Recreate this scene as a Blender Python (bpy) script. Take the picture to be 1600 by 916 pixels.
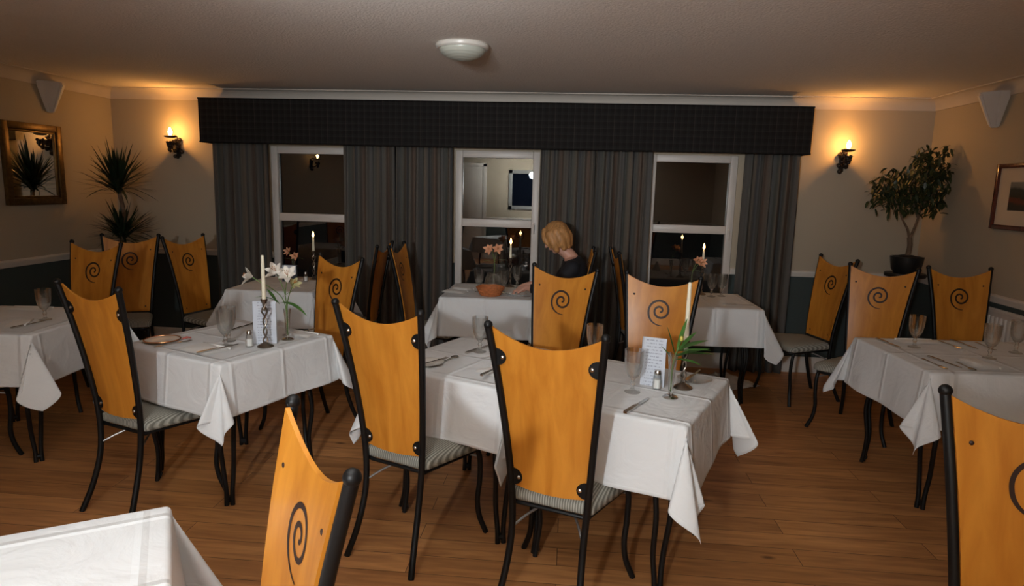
import bpy, bmesh, math, random
from mathutils import Vector, Matrix, noise
PI = math.pi
sc = bpy.context.scene
for o in list(bpy.data.objects): bpy.data.objects.remove(o)
C = sc.collection

# ------------------------------------------------------------------ camera, light, exposure
F_PX = 1009.85; PITCH = .162; ROLL = .0261; YAW = .0867
cam_d = bpy.data.cameras.new('camera'); cam = bpy.data.objects.new('camera', cam_d); C.objects.link(cam)
cam_d.sensor_fit = 'HORIZONTAL'; cam_d.sensor_width = 36.0; cam_d.lens = 36.0*F_PX/1600
cam_d.clip_start = .05
fwd = Vector((-math.sin(YAW)*math.cos(PITCH), math.cos(YAW)*math.cos(PITCH), -math.sin(PITCH)))
rgt = Vector((math.cos(YAW), math.sin(YAW), 0)); upv = rgt.cross(fwd)
Rr = math.cos(ROLL)*rgt + math.sin(ROLL)*upv; Uu = math.cos(ROLL)*upv - math.sin(ROLL)*rgt
mw = Matrix((Rr, Uu, -fwd)).transposed().to_4x4(); mw.translation = (0, 0, 1.6)
cam.matrix_world = mw
sc.camera = cam
sc.view_settings.view_transform = 'Standard'; sc.view_settings.look = 'None'
sc.view_settings.gamma = 1; sc.view_settings.use_curve_mapping = False
sc.view_settings.exposure = 0.0
world = bpy.data.worlds.new('night'); sc.world = world; world.use_nodes = True
world.node_tree.nodes['Background'].inputs[0].default_value = (.01, .013, .02, 1)
world.node_tree.nodes['Background'].inputs[1].default_value = .15

def light(name, kind, loc, power, color, aim=None, **kw):
    d = bpy.data.lights.new(name, kind); d.energy = power; d.color = color
    for k, v in kw.items(): setattr(d, k, v)
    o = bpy.data.objects.new(name, d); C.objects.link(o); o.location = loc
    if aim: o.rotation_euler = (Vector(aim)-Vector(loc)).to_track_quat('-Z', 'Y').to_euler()
    return o
# the photographer's flash, direct and bounced off ceiling and rear wall, plus added fills
light('flash', 'SPOT', (-.80, -1.35, 1.85), 295, (.88, .95, 1), (-.52, 3.4, 1.5), spot_size=math.radians(73), spot_blend=1.0, shadow_soft_size=.065)
light('ceiling_bounce', 'SPOT', (-.58, -.05, 1.60), 620, (.84, .93, 1), (-.65, .85, 2.42), spot_size=math.radians(66), spot_blend=.8, shadow_soft_size=.08)
light('ceiling_fill', 'SPOT', (-.5, -.9, 1.72), 340, (.98, .97, .95), (-.25, 3.0, 2.95), spot_size=math.radians(62), spot_blend=1.0, shadow_soft_size=.12)  # extra spot added to brighten the visible ceiling
light('bounce_flash', 'SPOT', (-.7, -.6, 1.95), 600, (.95, .98, .95), (-.6, -2.4, 2.15), spot_size=math.radians(110), spot_blend=.8, shadow_soft_size=.06)
light('rear_area_fill', 'AREA', (0, -1.3, 2.38), 22, (1, .95, .88), (0, -1.3, 0), shape='RECTANGLE', size=3.0, size_y=1.2)  # unseen area light added as ambient fill for near tables and rear wall

# ------------------------------------------------------------------ materials
def nt(name):
    m = bpy.data.materials.new(name); m.use_nodes = True
    return m, m.node_tree, m.node_tree.nodes['Principled BSDF']
def mat(name, col, rough=.5, metal=0, bump=0, bscale=200, var=0, vscale=6, stretch=None, spec=.5, coat=0, sheen=0, emit=None, estr=0):
    m, t, b = nt(name)
    b.inputs['Base Color'].default_value = (*col, 1); b.inputs['Roughness'].default_value = rough
    b.inputs['Metallic'].default_value = metal; b.inputs['Specular IOR Level'].default_value = spec
    b.inputs['Coat Weight'].default_value = coat; b.inputs['Sheen Weight'].default_value = sheen
    if emit: b.inputs['Emission Color'].default_value = (*emit, 1); b.inputs['Emission Strength'].default_value = estr
    tc = t.nodes.new('ShaderNodeTexCoord'); src = tc.outputs['Object']
    if stretch:
        mp = t.nodes.new('ShaderNodeMapping'); mp.inputs['Scale'].default_value = stretch
        t.links.new(src, mp.inputs[0]); src = mp.outputs[0]
    n = t.nodes.new('ShaderNodeTexNoise'); n.inputs['Scale'].default_value = vscale; n.inputs['Detail'].default_value = 5
    t.links.new(src, n.inputs['Vector'])
    r = t.nodes.new('ShaderNodeValToRGB'); v = max(var, .03)
    r.color_ramp.elements[0].position = .3; r.color_ramp.elements[1].position = .7
    r.color_ramp.elements[0].color = (*[c*(1-v) for c in col], 1); r.color_ramp.elements[1].color = (*[min(1, c*(1+v)) for c in col], 1)
    t.links.new(n.outputs['Fac'], r.inputs[0]); t.links.new(r.outputs[0], b.inputs['Base Color'])
    if bump:
        n2 = t.nodes.new('ShaderNodeTexNoise'); n2.inputs['Scale'].default_value = bscale; n2.inputs['Detail'].default_value = 3
        t.links.new(tc.outputs['Object'], n2.inputs['Vector'])
        bp = t.nodes.new('ShaderNodeBump'); bp.inputs['Strength'].default_value = bump; bp.inputs['Distance'].default_value = .01
        t.links.new(n2.outputs['Fac'], bp.inputs['Height']); t.links.new(bp.outputs[0], b.inputs['Normal'])
    return m
def glassy(name, tint=(.97, .98, .97), base=.05, edge=.6, power=3.0, rough=.0):
    # thin clear glass: see-through face on, mirror-like at grazing angles
    m = bpy.data.materials.new(name); m.use_nodes = True; t = m.node_tree; t.nodes.clear()
    out = t.nodes.new('ShaderNodeOutputMaterial'); mix = t.nodes.new('ShaderNodeMixShader')
    tr = t.nodes.new('ShaderNodeBsdfTransparent'); tr.inputs[0].default_value = (*tint, 1)
    gl = t.nodes.new('ShaderNodeBsdfGlossy'); gl.inputs['Roughness'].default_value = rough
    lw = t.nodes.new('ShaderNodeLayerWeight'); lw.inputs[0].default_value = .5
    pw = t.nodes.new('ShaderNodeMath'); pw.operation = 'POWER'; pw.inputs[1].default_value = power; t.links.new(lw.outputs['Facing'], pw.inputs[0])
    ma = t.nodes.new('ShaderNodeMath'); ma.operation = 'MULTIPLY_ADD'; ma.inputs[1].default_value = edge; ma.inputs[2].default_value = base; ma.use_clamp = True
    t.links.new(pw.outputs[0], ma.inputs[0]); t.links.new(ma.outputs[0], mix.inputs[0])
    t.links.new(tr.outputs[0], mix.inputs[1]); t.links.new(gl.outputs[0], mix.inputs[2]); t.links.new(mix.outputs[0], out.inputs[0])
    return m
def table_glass(name):
    m = bpy.data.materials.new(name); m.use_nodes = True; t = m.node_tree; t.nodes.clear()
    out = t.nodes.new('ShaderNodeOutputMaterial'); mix = t.nodes.new('ShaderNodeMixShader'); mix.inputs[0].default_value = .5
    tr = t.nodes.new('ShaderNodeBsdfTransparent'); tr.inputs[0].default_value = (.97, .98, .97, 1)
    gl = t.nodes.new('ShaderNodeBsdfGlass'); gl.inputs['Roughness'].default_value = .012; gl.inputs['IOR'].default_value = 1.47
    t.links.new(tr.outputs[0], mix.inputs[1]); t.links.new(gl.outputs[0], mix.inputs[2]); t.links.new(mix.outputs[0], out.inputs[0])
    return m
M = {}
M['ceiling'] = mat('artex_ceiling', (.76, .70, .645), .9, bump=.55, bscale=75, var=.03, vscale=60)
M['white_paint'] = mat('white_gloss_paint', (.72, .67, .61), .35)
M['cove'] = mat('cove_paint', (.58, .52, .46), .7)
M['upvc'] = mat('white_upvc', (.62, .57, .53), .4)
M['iron'] = mat('black_iron', (.006, .0055, .0055), .45, spec=.3)
M['dark_iron'] = mat('dark_wrought_iron', (.03, .02, .014), .5, metal=.4)
M['steel'] = mat('stainless_steel', (.62, .60, .57), .22, metal=1)
M['pewter'] = mat('pewter', (.30, .26, .22), .32, metal=1)
M['rail'] = mat('rail_steel', (.33, .32, .31), .4, metal=.8)
M['wax'] = mat('ivory_wax', (.86, .80, .62), .5)
M['napkin'] = mat('white_linen_napkin', (.82, .80, .77), .9, bump=.2, bscale=300)
M['china'] = mat('white_china', (.80, .77, .72), .2)
M['copper'] = mat('copper_rim', (.75, .33, .14), .25, metal=1)
M['terracotta'] = mat('terracotta_weave', (.50, .16, .05), .75, var=.25, vscale=60)
M['skin'] = mat('skin', (.62, .33, .24), .5, var=.05)
M['hair'] = mat('blonde_hair', (.44, .215, .075), .55, var=.35, vscale=9, stretch=(9, 9, 1.2))
M['black_cloth'] = mat('black_jersey', (.008, .008, .012), .8)
M['dark_cloth'] = mat('dark_trousers', (.015, .015, .02), .8)
M['leaf'] = mat('leaf_green', (.07, .19, .035), .45, var=.35, vscale=20)
M['stem'] = mat('stem_green', (.12, .20, .05), .5)
M['dleaf'] = mat('dracaena_leaf', (.018, .035, .016), .4, var=.4, vscale=10)
M['fleaf'] = mat('ficus_leaf', (.030, .042, .014), .45, var=.5, vscale=14)
M['bark'] = mat('bark', (.16, .10, .06), .85, var=.3, vscale=40, bump=.4, bscale=90)
M['soil'] = mat('soil', (.03, .02, .014), 1, var=.4, vscale=60)
M['pot'] = mat('dark_glazed_pot', (.012, .012, .012), .35)
M['pedestal'] = mat('dark_stained_wood', (.02, .013, .009), .45, var=.3, vscale=20)
M['lily'] = mat('lily_petal', (.85, .80, .72), .5)
M['peach'] = mat('peach_petal', (.80, .42, .25), .5)
M['yellow'] = mat('yellow_bud', (.70, .62, .12), .5)
M['greenish'] = mat('greenish_petal', (.42, .40, .20), .5)
M['stamen'] = mat('stamen', (.45, .16, .03), .6)
M['speaker'] = mat('white_speaker_plastic', (.60, .55, .51), .5)
M['gilt'] = mat('aged_gilt_frame', (.14, .085, .032), .38, metal=.75, var=.3, vscale=30)
M['mahogany'] = mat('mahogany_frame', (.10, .022, .015), .25, var=.3, vscale=30, coat=.4)
M['mount'] = mat('cream_mount', (.62, .52, .40), .9)
M['radiator'] = mat('radiator_enamel', (.62, .58, .54), .4)
M['paper'] = mat('paper', (.66, .68, .72), .8)
M['navy'] = mat('navy_card', (.02, .03, .045), .6)
M['salt'] = mat('salt', (.85, .84, .82), .9)
M['door'] = mat('dark_door', (.03, .016, .01), .4)
M['glasslamp'] = mat('frosted_lamp_glass', (.50, .52, .46), .35)
M['lamp_rim'] = mat('lamp_rim', (.66, .63, .58), .35)
M['black_glass'] = mat('black_picture_glass', (.004, .006, .012), .05)
M['greywood'] = mat('grey_frame', (.25, .25, .24), .5)
M['red'] = mat('red_ribbon', (.45, .10, .08), .6)
M['pane'] = glassy('window_pane_glass', (.55, .57, .56), .14, .6, 4)
M['glass'] = table_glass('clear_table_glass')
M['mirror'] = mat('mirror_silver', (.80, .80, .78), .02, metal=1)
M['bulb'] = mat('lit_bulb', (1, .9, .7), .4, emit=(1, .72, .34), estr=22)
M['flame'] = mat('candle_flame', (1, .8, .4), .4, emit=(1, .60, .22), estr=14)

def wall_mat(name, upper, lower, z_split):
    m, t, b = nt(name)
    g = t.nodes.new('ShaderNodeNewGeometry'); s = t.nodes.new('ShaderNodeSeparateXYZ'); t.links.new(g.outputs['Position'], s.inputs[0])
    gt = t.nodes.new('ShaderNodeMath'); gt.operation = 'GREATER_THAN'; gt.inputs[1].default_value = z_split; t.links.new(s.outputs[2], gt.inputs[0])
    mx = t.nodes.new('ShaderNodeMix'); mx.data_type = 'RGBA'; mx.inputs[6].default_value = (*lower, 1); mx.inputs[7].default_value = (*upper, 1)
    t.links.new(gt.outputs[0], mx.inputs[0])
    n = t.nodes.new('ShaderNodeTexNoise'); n.inputs['Scale'].default_value = 90; t.links.new(g.outputs['Position'], n.inputs['Vector'])
    bp = t.nodes.new('ShaderNodeBump'); bp.inputs['Strength'].default_value = .12; bp.inputs['Distance'].default_value = .004
    t.links.new(n.outputs['Fac'], bp.inputs['Height']); t.links.new(bp.outputs[0], b.inputs['Normal'])
    t.links.new(mx.outputs[2], b.inputs['Base Color']); b.inputs['Roughness'].default_value = .75
    return m
M['wall'] = wall_mat('cream_over_teal_wall', (.43, .365, .275), (.046, .062, .060), .89)

def floor_mat():
    m, t, b = nt('oak_floorboards')
    tc = t.nodes.new('ShaderNodeTexCoord')
    br = t.nodes.new('ShaderNodeTexBrick'); br.offset = .37; br.offset_frequency = 2
    for k, v in (('Scale', 1.0), ('Mortar Size', .0016), ('Mortar Smooth', .2), ('Bias', 0), ('Brick Width', 1.7), ('Row Height', .135)): br.inputs[k].default_value = v
    br.inputs['Color1'].default_value = (.0, .0, .0, 1); br.inputs['Color2'].default_value = (1, 1, 1, 1); br.inputs['Mortar'].default_value = (.5, .5, .5, 1)
    t.links.new(tc.outputs['Object'], br.inputs['Vector'])
    mp = t.nodes.new('ShaderNodeMapping'); mp.inputs['Scale'].default_value = (1.6, 16, 1); t.links.new(tc.outputs['Object'], mp.inputs[0])
    ad = t.nodes.new('ShaderNodeVectorMath'); ad.operation = 'MULTIPLY_ADD'; ad.inputs[1].default_value = (9, 5, 3)
    t.links.new(br.outputs['Color'], ad.inputs[0]); t.links.new(mp.outputs[0], ad.inputs[2])
    n = t.nodes.new('ShaderNodeTexNoise'); n.inputs['Scale'].default_value = 1.6; n.inputs['Detail'].default_value = 7; n.inputs['Distortion'].default_value = .8
    t.links.new(ad.outputs[0], n.inputs['Vector'])
    r = t.nodes.new('ShaderNodeValToRGB'); e = r.color_ramp.elements
    e[0].position = .25; e[0].color = (.34, .140, .048, 1); e[1].position = .75; e[1].color = (.70, .335, .125, 1)
    t.links.new(n.outputs['Fac'], r.inputs[0])
    # board to board tone
    hs = t.nodes.new('ShaderNodeMix'); hs.data_type = 'RGBA'; hs.blend_type = 'MULTIPLY'; hs.inputs[0].default_value = .8
    cr = t.nodes.new('ShaderNodeValToRGB'); cr.color_ramp.elements[0].color = (.70, .66, .62, 1); cr.color_ramp.elements[1].color = (1, 1, 1, 1)
    t.links.new(br.outputs['Color'], cr.inputs[0]); t.links.new(r.outputs[0], hs.inputs[6]); t.links.new(cr.outputs[0], hs.inputs[7])
    # knots
    mk = t.nodes.new('ShaderNodeMapping'); mk.inputs['Scale'].default_value = (1.1, 2.6, 1); t.links.new(tc.outputs['Object'], mk.inputs[0])
    vo = t.nodes.new('ShaderNodeTexVoronoi'); vo.inputs['Scale'].default_value = 1.3; t.links.new(mk.outputs[0], vo.inputs['Vector'])
    kr = t.nodes.new('ShaderNodeValToRGB'); kr.color_ramp.elements[0].position = .02; kr.color_ramp.elements[0].color = (.3, .25, .2, 1); kr.color_ramp.elements[1].position = .06
    t.links.new(vo.outputs['Distance'], kr.inputs[0])
    km = t.nodes.new('ShaderNodeMix'); km.data_type = 'RGBA'; km.blend_type = 'MULTIPLY'; km.inputs[0].default_value = 1
    t.links.new(hs.outputs[2], km.inputs[6]); t.links.new(kr.outputs[0], km.inputs[7])
    gm = t.nodes.new('ShaderNodeMix'); gm.data_type = 'RGBA'; gm.blend_type = 'MIX'; gm.inputs[7].default_value = (.05, .02, .008, 1)
    t.links.new(br.outputs['Fac'], gm.inputs[0]); t.links.new(km.outputs[2], gm.inputs[6])
    t.links.new(gm.outputs[2], b.inputs['Base Color'])
    b.inputs['Roughness'].default_value = .42; b.inputs['Specular IOR Level'].default_value = .4
    bp = t.nodes.new('ShaderNodeBump'); bp.inputs['Strength'].default_value = .25; bp.inputs['Distance'].default_value = .003; bp.invert = True
    t.links.new(br.outputs['Fac'], bp.inputs['Height']); t.links.new(bp.outputs[0], b.inputs['Normal'])
    return m
M['floor'] = floor_mat()

def wood_mat(name, a, c):
    m, t, b = nt(name)
    tc = t.nodes.new('ShaderNodeTexCoord'); mp = t.nodes.new('ShaderNodeMapping'); mp.inputs['Scale'].default_value = (9, 9, .9)
    t.links.new(tc.outputs['Object'], mp.inputs[0])
    n = t.nodes.new('ShaderNodeTexNoise'); n.inputs['Scale'].default_value = 2.2; n.inputs['Detail'].default_value = 6; n.inputs['Distortion'].default_value = .6
    oi = t.nodes.new('ShaderNodeObjectInfo'); ad = t.nodes.new('ShaderNodeVectorMath'); ad.operation = 'MULTIPLY_ADD'; ad.inputs[1].default_value = (40, 40, 40)
    cb = t.nodes.new('ShaderNodeCombineXYZ'); t.links.new(oi.outputs['Random'], cb.inputs[0]); t.links.new(oi.outputs['Random'], cb.inputs[1])
    t.links.new(cb.outputs[0], ad.inputs[0]); t.links.new(mp.outputs[0], ad.inputs[2]); t.links.new(ad.outputs[0], n.inputs['Vector'])
    r = t.nodes.new('ShaderNodeValToRGB'); e = r.color_ramp.elements; e[0].position = .3; e[0].color = (*a, 1); e[1].position = .7; e[1].color = (*c, 1)
    t.links.new(n.outputs['Fac'], r.inputs[0]); t.links.new(r.outputs[0], b.inputs['Base Color'])
    b.inputs['Roughness'].default_value = .36; b.inputs['Specular IOR Level'].default_value = .4; b.inputs['Coat Weight'].default_value = .08; b.inputs['Coat Roughness'].default_value = .25
    return m
M['beech'] = wood_mat('honey_veneer', (.50, .175, .018), (.66, .265, .034))
M['burn'] = mat('burnt_spiral', (.028, .010, .006), .5)

def stripes_mat(name, cols, axis, freq, rough=.85, z_bump=0):
    m, t, b = nt(name)
    tc = t.nodes.new('ShaderNodeTexCoord'); s = t.nodes.new('ShaderNodeSeparateXYZ'); t.links.new(tc.outputs['Object'], s.inputs[0])
    mu = t.nodes.new('ShaderNodeMath'); mu.operation = 'MULTIPLY'; mu.inputs[1].default_value = freq; t.links.new(s.outputs[axis], mu.inputs[0])
    fr = t.nodes.new('ShaderNodeMath'); fr.operation = 'FRACT'; t.links.new(mu.outputs[0], fr.inputs[0])
    r = t.nodes.new('ShaderNodeValToRGB'); r.color_ramp.interpolation = 'EASE'
    while len(r.color_ramp.elements) > 1: r.color_ramp.elements.remove(r.color_ramp.elements[0])
    n = len(cols)
    r.color_ramp.elements[0].position = 0; r.color_ramp.elements[0].color = (*cols[0], 1)
    for i in range(1, n+1):
        el = r.color_ramp.elements.new(i/n); el.color = (*cols[i % n], 1)
    t.links.new(fr.outputs[0], r.inputs[0])
    t.links.new(r.outputs[0], b.inputs['Base Color']); b.inputs['Roughness'].default_value = rough
    b.inputs['Specular IOR Level'].default_value = .2
    bp = t.nodes.new('ShaderNodeBump'); bp.inputs['Strength'].default_value = .3; bp.inputs['Distance'].default_value = .002
    no = t.nodes.new('ShaderNodeTexNoise'); no.inputs['Scale'].default_value = 350; t.links.new(tc.outputs['Object'], no.inputs['Vector'])
    t.links.new(no.outputs['Fac'], bp.inputs['Height']); t.links.new(bp.outputs[0], b.inputs['Normal'])
    return m
M['seat'] = stripes_mat('ribbed_seat_fabric', [(.16, .155, .13), (.34, .33, .285), (.44, .43, .37), (.20, .195, .165)], 0, 100)

def curtain_mat():
    # vertical stripes follow the cloth, so they run by the UV width of each curtain
    m, t, b = nt('striped_curtain'); uv = t.nodes.new('ShaderNodeUVMap'); s = t.nodes.new('ShaderNodeSeparateXYZ'); t.links.new(uv.outputs[0], s.inputs[0])
    fr = t.nodes.new('ShaderNodeMath'); fr.operation = 'FRACT'; mu = t.nodes.new('ShaderNodeMath'); mu.operation = 'MULTIPLY'; mu.inputs[1].default_value = 2.6
    t.links.new(s.outputs[0], mu.inputs[0]); t.links.new(mu.outputs[0], fr.inputs[0])
    r = t.nodes.new('ShaderNodeValToRGB'); e = r.color_ramp.elements
    cols = [(0, (.098, .084, .070)), (.16, (.102, .096, .092)), (.3, (.082, .082, .072)), (.45, (.122, .096, .074)), (.55, (.068, .068, .070)), (.7, (.100, .092, .080)), (.85, (.112, .076, .058)), (1, (.098, .084, .070))]
    e[0].position = 0; e[0].color = (*cols[0][1], 1); e[1].position = 1; e[1].color = (*cols[-1][1], 1)
    for p, c in cols[1:-1]: k = e.new(p); k.color = (*c, 1)
    t.links.new(fr.outputs[0], r.inputs[0]); t.links.new(r.outputs[0], b.inputs['Base Color']); b.inputs['Roughness'].default_value = .8
    b.inputs['Specular IOR Level'].default_value = .2
    return m
M['curtain'] = curtain_mat()
def tartan_mat():
    m, t, b = nt('dark_tartan'); tc = t.nodes.new('ShaderNodeTexCoord'); s = t.nodes.new('ShaderNodeSeparateXYZ'); t.links.new(tc.outputs['Object'], s.inputs[0])
    def band(sock, f, w):
        mu = t.nodes.new('ShaderNodeMath'); mu.operation = 'MULTIPLY'; mu.inputs[1].default_value = f; t.links.new(sock, mu.inputs[0])
        fr = t.nodes.new('ShaderNodeMath'); fr.operation = 'FRACT'; t.links.new(mu.outputs[0], fr.inputs[0])
        lt = t.nodes.new('ShaderNodeMath'); lt.operation = 'LESS_THAN'; lt.inputs[1].default_value = w; t.links.new(fr.outputs[0], lt.inputs[0]); return lt.outputs[0]
    base = (.014, .012, .0115); cur = None
    col = t.nodes.new('ShaderNodeRGB'); col.outputs[0].default_value = (*base, 1); cur = col.outputs[0]
    for sock, f, w, c in ((s.outputs[0], 18, .45, (.003, .0035, .0035)), (s.outputs[2], 18, .45, (.003, .0035, .0035)), (s.outputs[0], 18, .1, (.007, .006, .005)), (s.outputs[2], 18, .1, (.007, .006, .005)), (s.outputs[0], 6, .04, (.010, .006, .005))):
        mx = t.nodes.new('ShaderNodeMix'); mx.data_type = 'RGBA'; mx.blend_type = 'ADD'; mx.inputs[7].default_value = (*c, 1)
        t.links.new(band(sock, f, w), mx.inputs[0]); t.links.new(cur, mx.inputs[6]); cur = mx.outputs[2]
    t.links.new(cur, b.inputs['Base Color']); b.inputs['Roughness'].default_value = .9; b.inputs['Specular IOR Level'].default_value = .15
    return m
M['tartan'] = tartan_mat()
def cloth_mat():
    m, t, b = nt('white_tablecloth'); tc = t.nodes.new('ShaderNodeTexCoord')
    b.inputs['Base Color'].default_value = (.755, .765, .77, 1); b.inputs['Roughness'].default_value = .85; b.inputs['Specular IOR Level'].default_value = .25
    n = t.nodes.new('ShaderNodeTexNoise'); n.inputs['Scale'].default_value = 5; n.inputs['Detail'].default_value = 5; n.inputs['Distortion'].default_value = 1.2; t.links.new(tc.outputs['Object'], n.inputs['Vector'])
    # ironed fold lines every half span of the cloth, by its UV
    uv = t.nodes.new('ShaderNodeUVMap'); s = t.nodes.new('ShaderNodeSeparateXYZ'); t.links.new(uv.outputs[0], s.inputs[0])
    hs = []
    for i in (0, 1):
        mu = t.nodes.new('ShaderNodeMath'); mu.operation = 'MULTIPLY'; mu.inputs[1].default_value = 4; t.links.new(s.outputs[i], mu.inputs[0])
        pp = t.nodes.new('ShaderNodeMath'); pp.operation = 'PINGPONG'; pp.inputs[1].default_value = .5; t.links.new(mu.outputs[0], pp.inputs[0])
        r = t.nodes.new('ShaderNodeMapRange'); r.inputs[1].default_value = 0; r.inputs[2].default_value = .05; r.inputs[3].default_value = 1; r.inputs[4].default_value = 0
        t.links.new(pp.outputs[0], r.inputs[0]); hs.append(r.outputs[0])
    a = t.nodes.new('ShaderNodeMath'); a.operation = 'ADD'; t.links.new(hs[0], a.inputs[0]); t.links.new(hs[1], a.inputs[1])
    k = t.nodes.new('ShaderNodeMath'); k.operation = 'MULTIPLY_ADD'; k.inputs[1].default_value = .35; t.links.new(a.outputs[0], k.inputs[0]); t.links.new(n.outputs['Fac'], k.inputs[2])
    bp = t.nodes.new('ShaderNodeBump'); bp.inputs['Strength'].default_value = .85; bp.inputs['Distance'].default_value = .013
    t.links.new(k.outputs[0], bp.inputs['Height']); t.links.new(bp.outputs[0], b.inputs['Normal'])
    return m
M['cloth'] = cloth_mat()
def menu_mat():
    m, t, b = nt('printed_menu_paper'); uv = t.nodes.new('ShaderNodeTexCoord'); s = t.nodes.new('ShaderNodeSeparateXYZ'); t.links.new(uv.outputs['Object'], s.inputs[0])
    mu = t.nodes.new('ShaderNodeMath'); mu.operation = 'MULTIPLY'; mu.inputs[1].default_value = 70; t.links.new(s.outputs[2], mu.inputs[0])
    fr = t.nodes.new('ShaderNodeMath'); fr.operation = 'FRACT'; t.links.new(mu.outputs[0], fr.inputs[0])
    lt = t.nodes.new('ShaderNodeMath'); lt.operation = 'LESS_THAN'; lt.inputs[1].default_value = .4; t.links.new(fr.outputs[0], lt.inputs[0])
    n = t.nodes.new('ShaderNodeTexNoise'); n.inputs['Scale'].default_value = 1; mp = t.nodes.new('ShaderNodeMapping'); mp.inputs['Scale'].default_value = (200, 1, 70)
    t.links.new(uv.outputs['Object'], mp.inputs[0]); t.links.new(mp.outputs[0], n.inputs['Vector'])
    gt = t.nodes.new('ShaderNodeMath'); gt.operation = 'GREATER_THAN'; gt.inputs[1].default_value = .5; t.links.new(n.outputs['Fac'], gt.inputs[0])
    ab = t.nodes.new('ShaderNodeMath'); ab.operation = 'ABSOLUTE'; t.links.new(s.outputs[0], ab.inputs[0])
    l2 = t.nodes.new('ShaderNodeMath'); l2.operation = 'LESS_THAN'; l2.inputs[1].default_value = .036; t.links.new(ab.outputs[0], l2.inputs[0])
    p1 = t.nodes.new('ShaderNodeMath'); p1.operation = 'MULTIPLY'; t.links.new(lt.outputs[0], p1.inputs[0]); t.links.new(gt.outputs[0], p1.inputs[1])
    p2 = t.nodes.new('ShaderNodeMath'); p2.operation = 'MULTIPLY'; t.links.new(p1.outputs[0], p2.inputs[0]); t.links.new(l2.outputs[0], p2.inputs[1])
    mx = t.nodes.new('ShaderNodeMix'); mx.data_type = 'RGBA'; mx.inputs[6].default_value = (.60, .63, .70, 1); mx.inputs[7].default_value = (.33, .35, .42, 1)
    t.links.new(p2.outputs[0], mx.inputs[0]); t.links.new(mx.outputs[2], b.inputs['Base Color']); b.inputs['Roughness'].default_value = .7
    return m
M['menu'] = menu_mat()
def landscape_mat():
    m, t, b = nt('landscape_print'); tc = t.nodes.new('ShaderNodeTexCoord'); s = t.nodes.new('ShaderNodeSeparateXYZ'); t.links.new(tc.outputs['Object'], s.inputs[0])
    n = t.nodes.new('ShaderNodeTexNoise'); n.inputs['Scale'].default_value = 9; n.inputs['Detail'].default_value = 5; t.links.new(tc.outputs['Object'], n.inputs['Vector'])
    k = t.nodes.new('ShaderNodeMath'); k.operation = 'MULTIPLY_ADD'; k.inputs[1].default_value = .09; t.links.new(n.outputs['Fac'], k.inputs[0]); t.links.new(s.outputs[2], k.inputs[2])
    mr = t.nodes.new('ShaderNodeMapRange'); mr.inputs[1].default_value = -.07; mr.inputs[2].default_value = .15; t.links.new(k.outputs[0], mr.inputs[0])
    r = t.nodes.new('ShaderNodeValToRGB'); e = r.color_ramp.elements; e[0].color = (.03, .025, .015, 1); e[1].color = (.20, .21, .20, 1)
    for p, c in ((.28, (.035, .03, .025)), (.36, (.14, .03, .02)), (.46, (.10, .03, .02)), (.5, (.02, .025, .02)), (.72, (.03, .045, .05)), (.8, (.16, .17, .17))): q = e.new(p); q.color = (*c, 1)
    t.links.new(mr.outputs[0], r.inputs[0]); t.links.new(r.outputs[0], b.inputs['Base Color']); b.inputs['Roughness'].default_value = .3
    return m
M['landscape'] = landscape_mat()

# ------------------------------------------------------------------ mesh helpers
def tag(o, label=None, cat=None, group=None, kind=None):
    if label: o['label'] = label
    if cat: o['category'] = cat
    if group: o['group'] = group
    if kind: o['kind'] = kind
    return o
def obj(name, bm, mats, parent=None, smooth=True, angle=40):
    me = bpy.data.meshes.new(name); bm.normal_update(); bm.to_mesh(me); bm.free()
    for m in (mats if isinstance(mats, (list, tuple)) else [mats]): me.materials.append(M[m])
    if smooth:
        me.polygons.foreach_set('use_smooth', [True]*len(me.polygons)); me.set_sharp_from_angle(angle=math.radians(angle))
    o = bpy.data.objects.new(name, me); C.objects.link(o)
    if parent: o.parent = parent
    return o
def thing(name, label, cat, loc=(0, 0, 0), rz=0, group=None):
    o = bpy.data.objects.new(name, None); C.objects.link(o); o.empty_display_size = .1
    o.location = loc; o.rotation_euler = (0, 0, rz); return tag(o, label, cat, group)
def copy_tree(o, parent=None):
    c = o.copy(); C.objects.link(c)
    if parent: c.parent = parent
    for ch in list(o.children): copy_tree(ch, c)
    return c
def struct(name, bm, m, **kw):
    o = obj(name, bm, m, **kw); o['kind'] = 'structure'; return o
def box(bm, lo, hi, bev=0, mi=0):
    r = bmesh.ops.create_cube(bm, size=1)
    vs = r['verts']
    for v in vs: v.co = Vector([(lo[i]+hi[i])/2 + v.co[i]*(hi[i]-lo[i]) for i in range(3)])
    fs = set(f for v in vs for f in v.link_faces)
    if bev:
        es = list(set(e for v in vs for e in v.link_edges))
        rr = bmesh.ops.bevel(bm, geom=es, offset=bev, segments=2, affect='EDGES', profile=.5); fs = set(rr['faces']) | set(f for f in fs if f.is_valid)
    for f in fs: f.material_index = mi
    return fs
def spline(pts, n=8):
    P = [Vector(p) for p in pts]; out = []
    for i in range(len(P)-1):
        p0 = P[i-1] if i else P[0]*2-P[1]; p1 = P[i]; p2 = P[i+1]; p3 = P[i+2] if i+2 < len(P) else P[-1]*2-P[-2]
        for k in range(n):
            t = k/n
            out.append(.5*((2*p1)+(-p0+p2)*t+(2*p0-5*p1+4*p2-p3)*t*t+(-p0+3*p1-3*p2+p3)*t**3))
    out.append(P[-1]); return out
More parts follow.
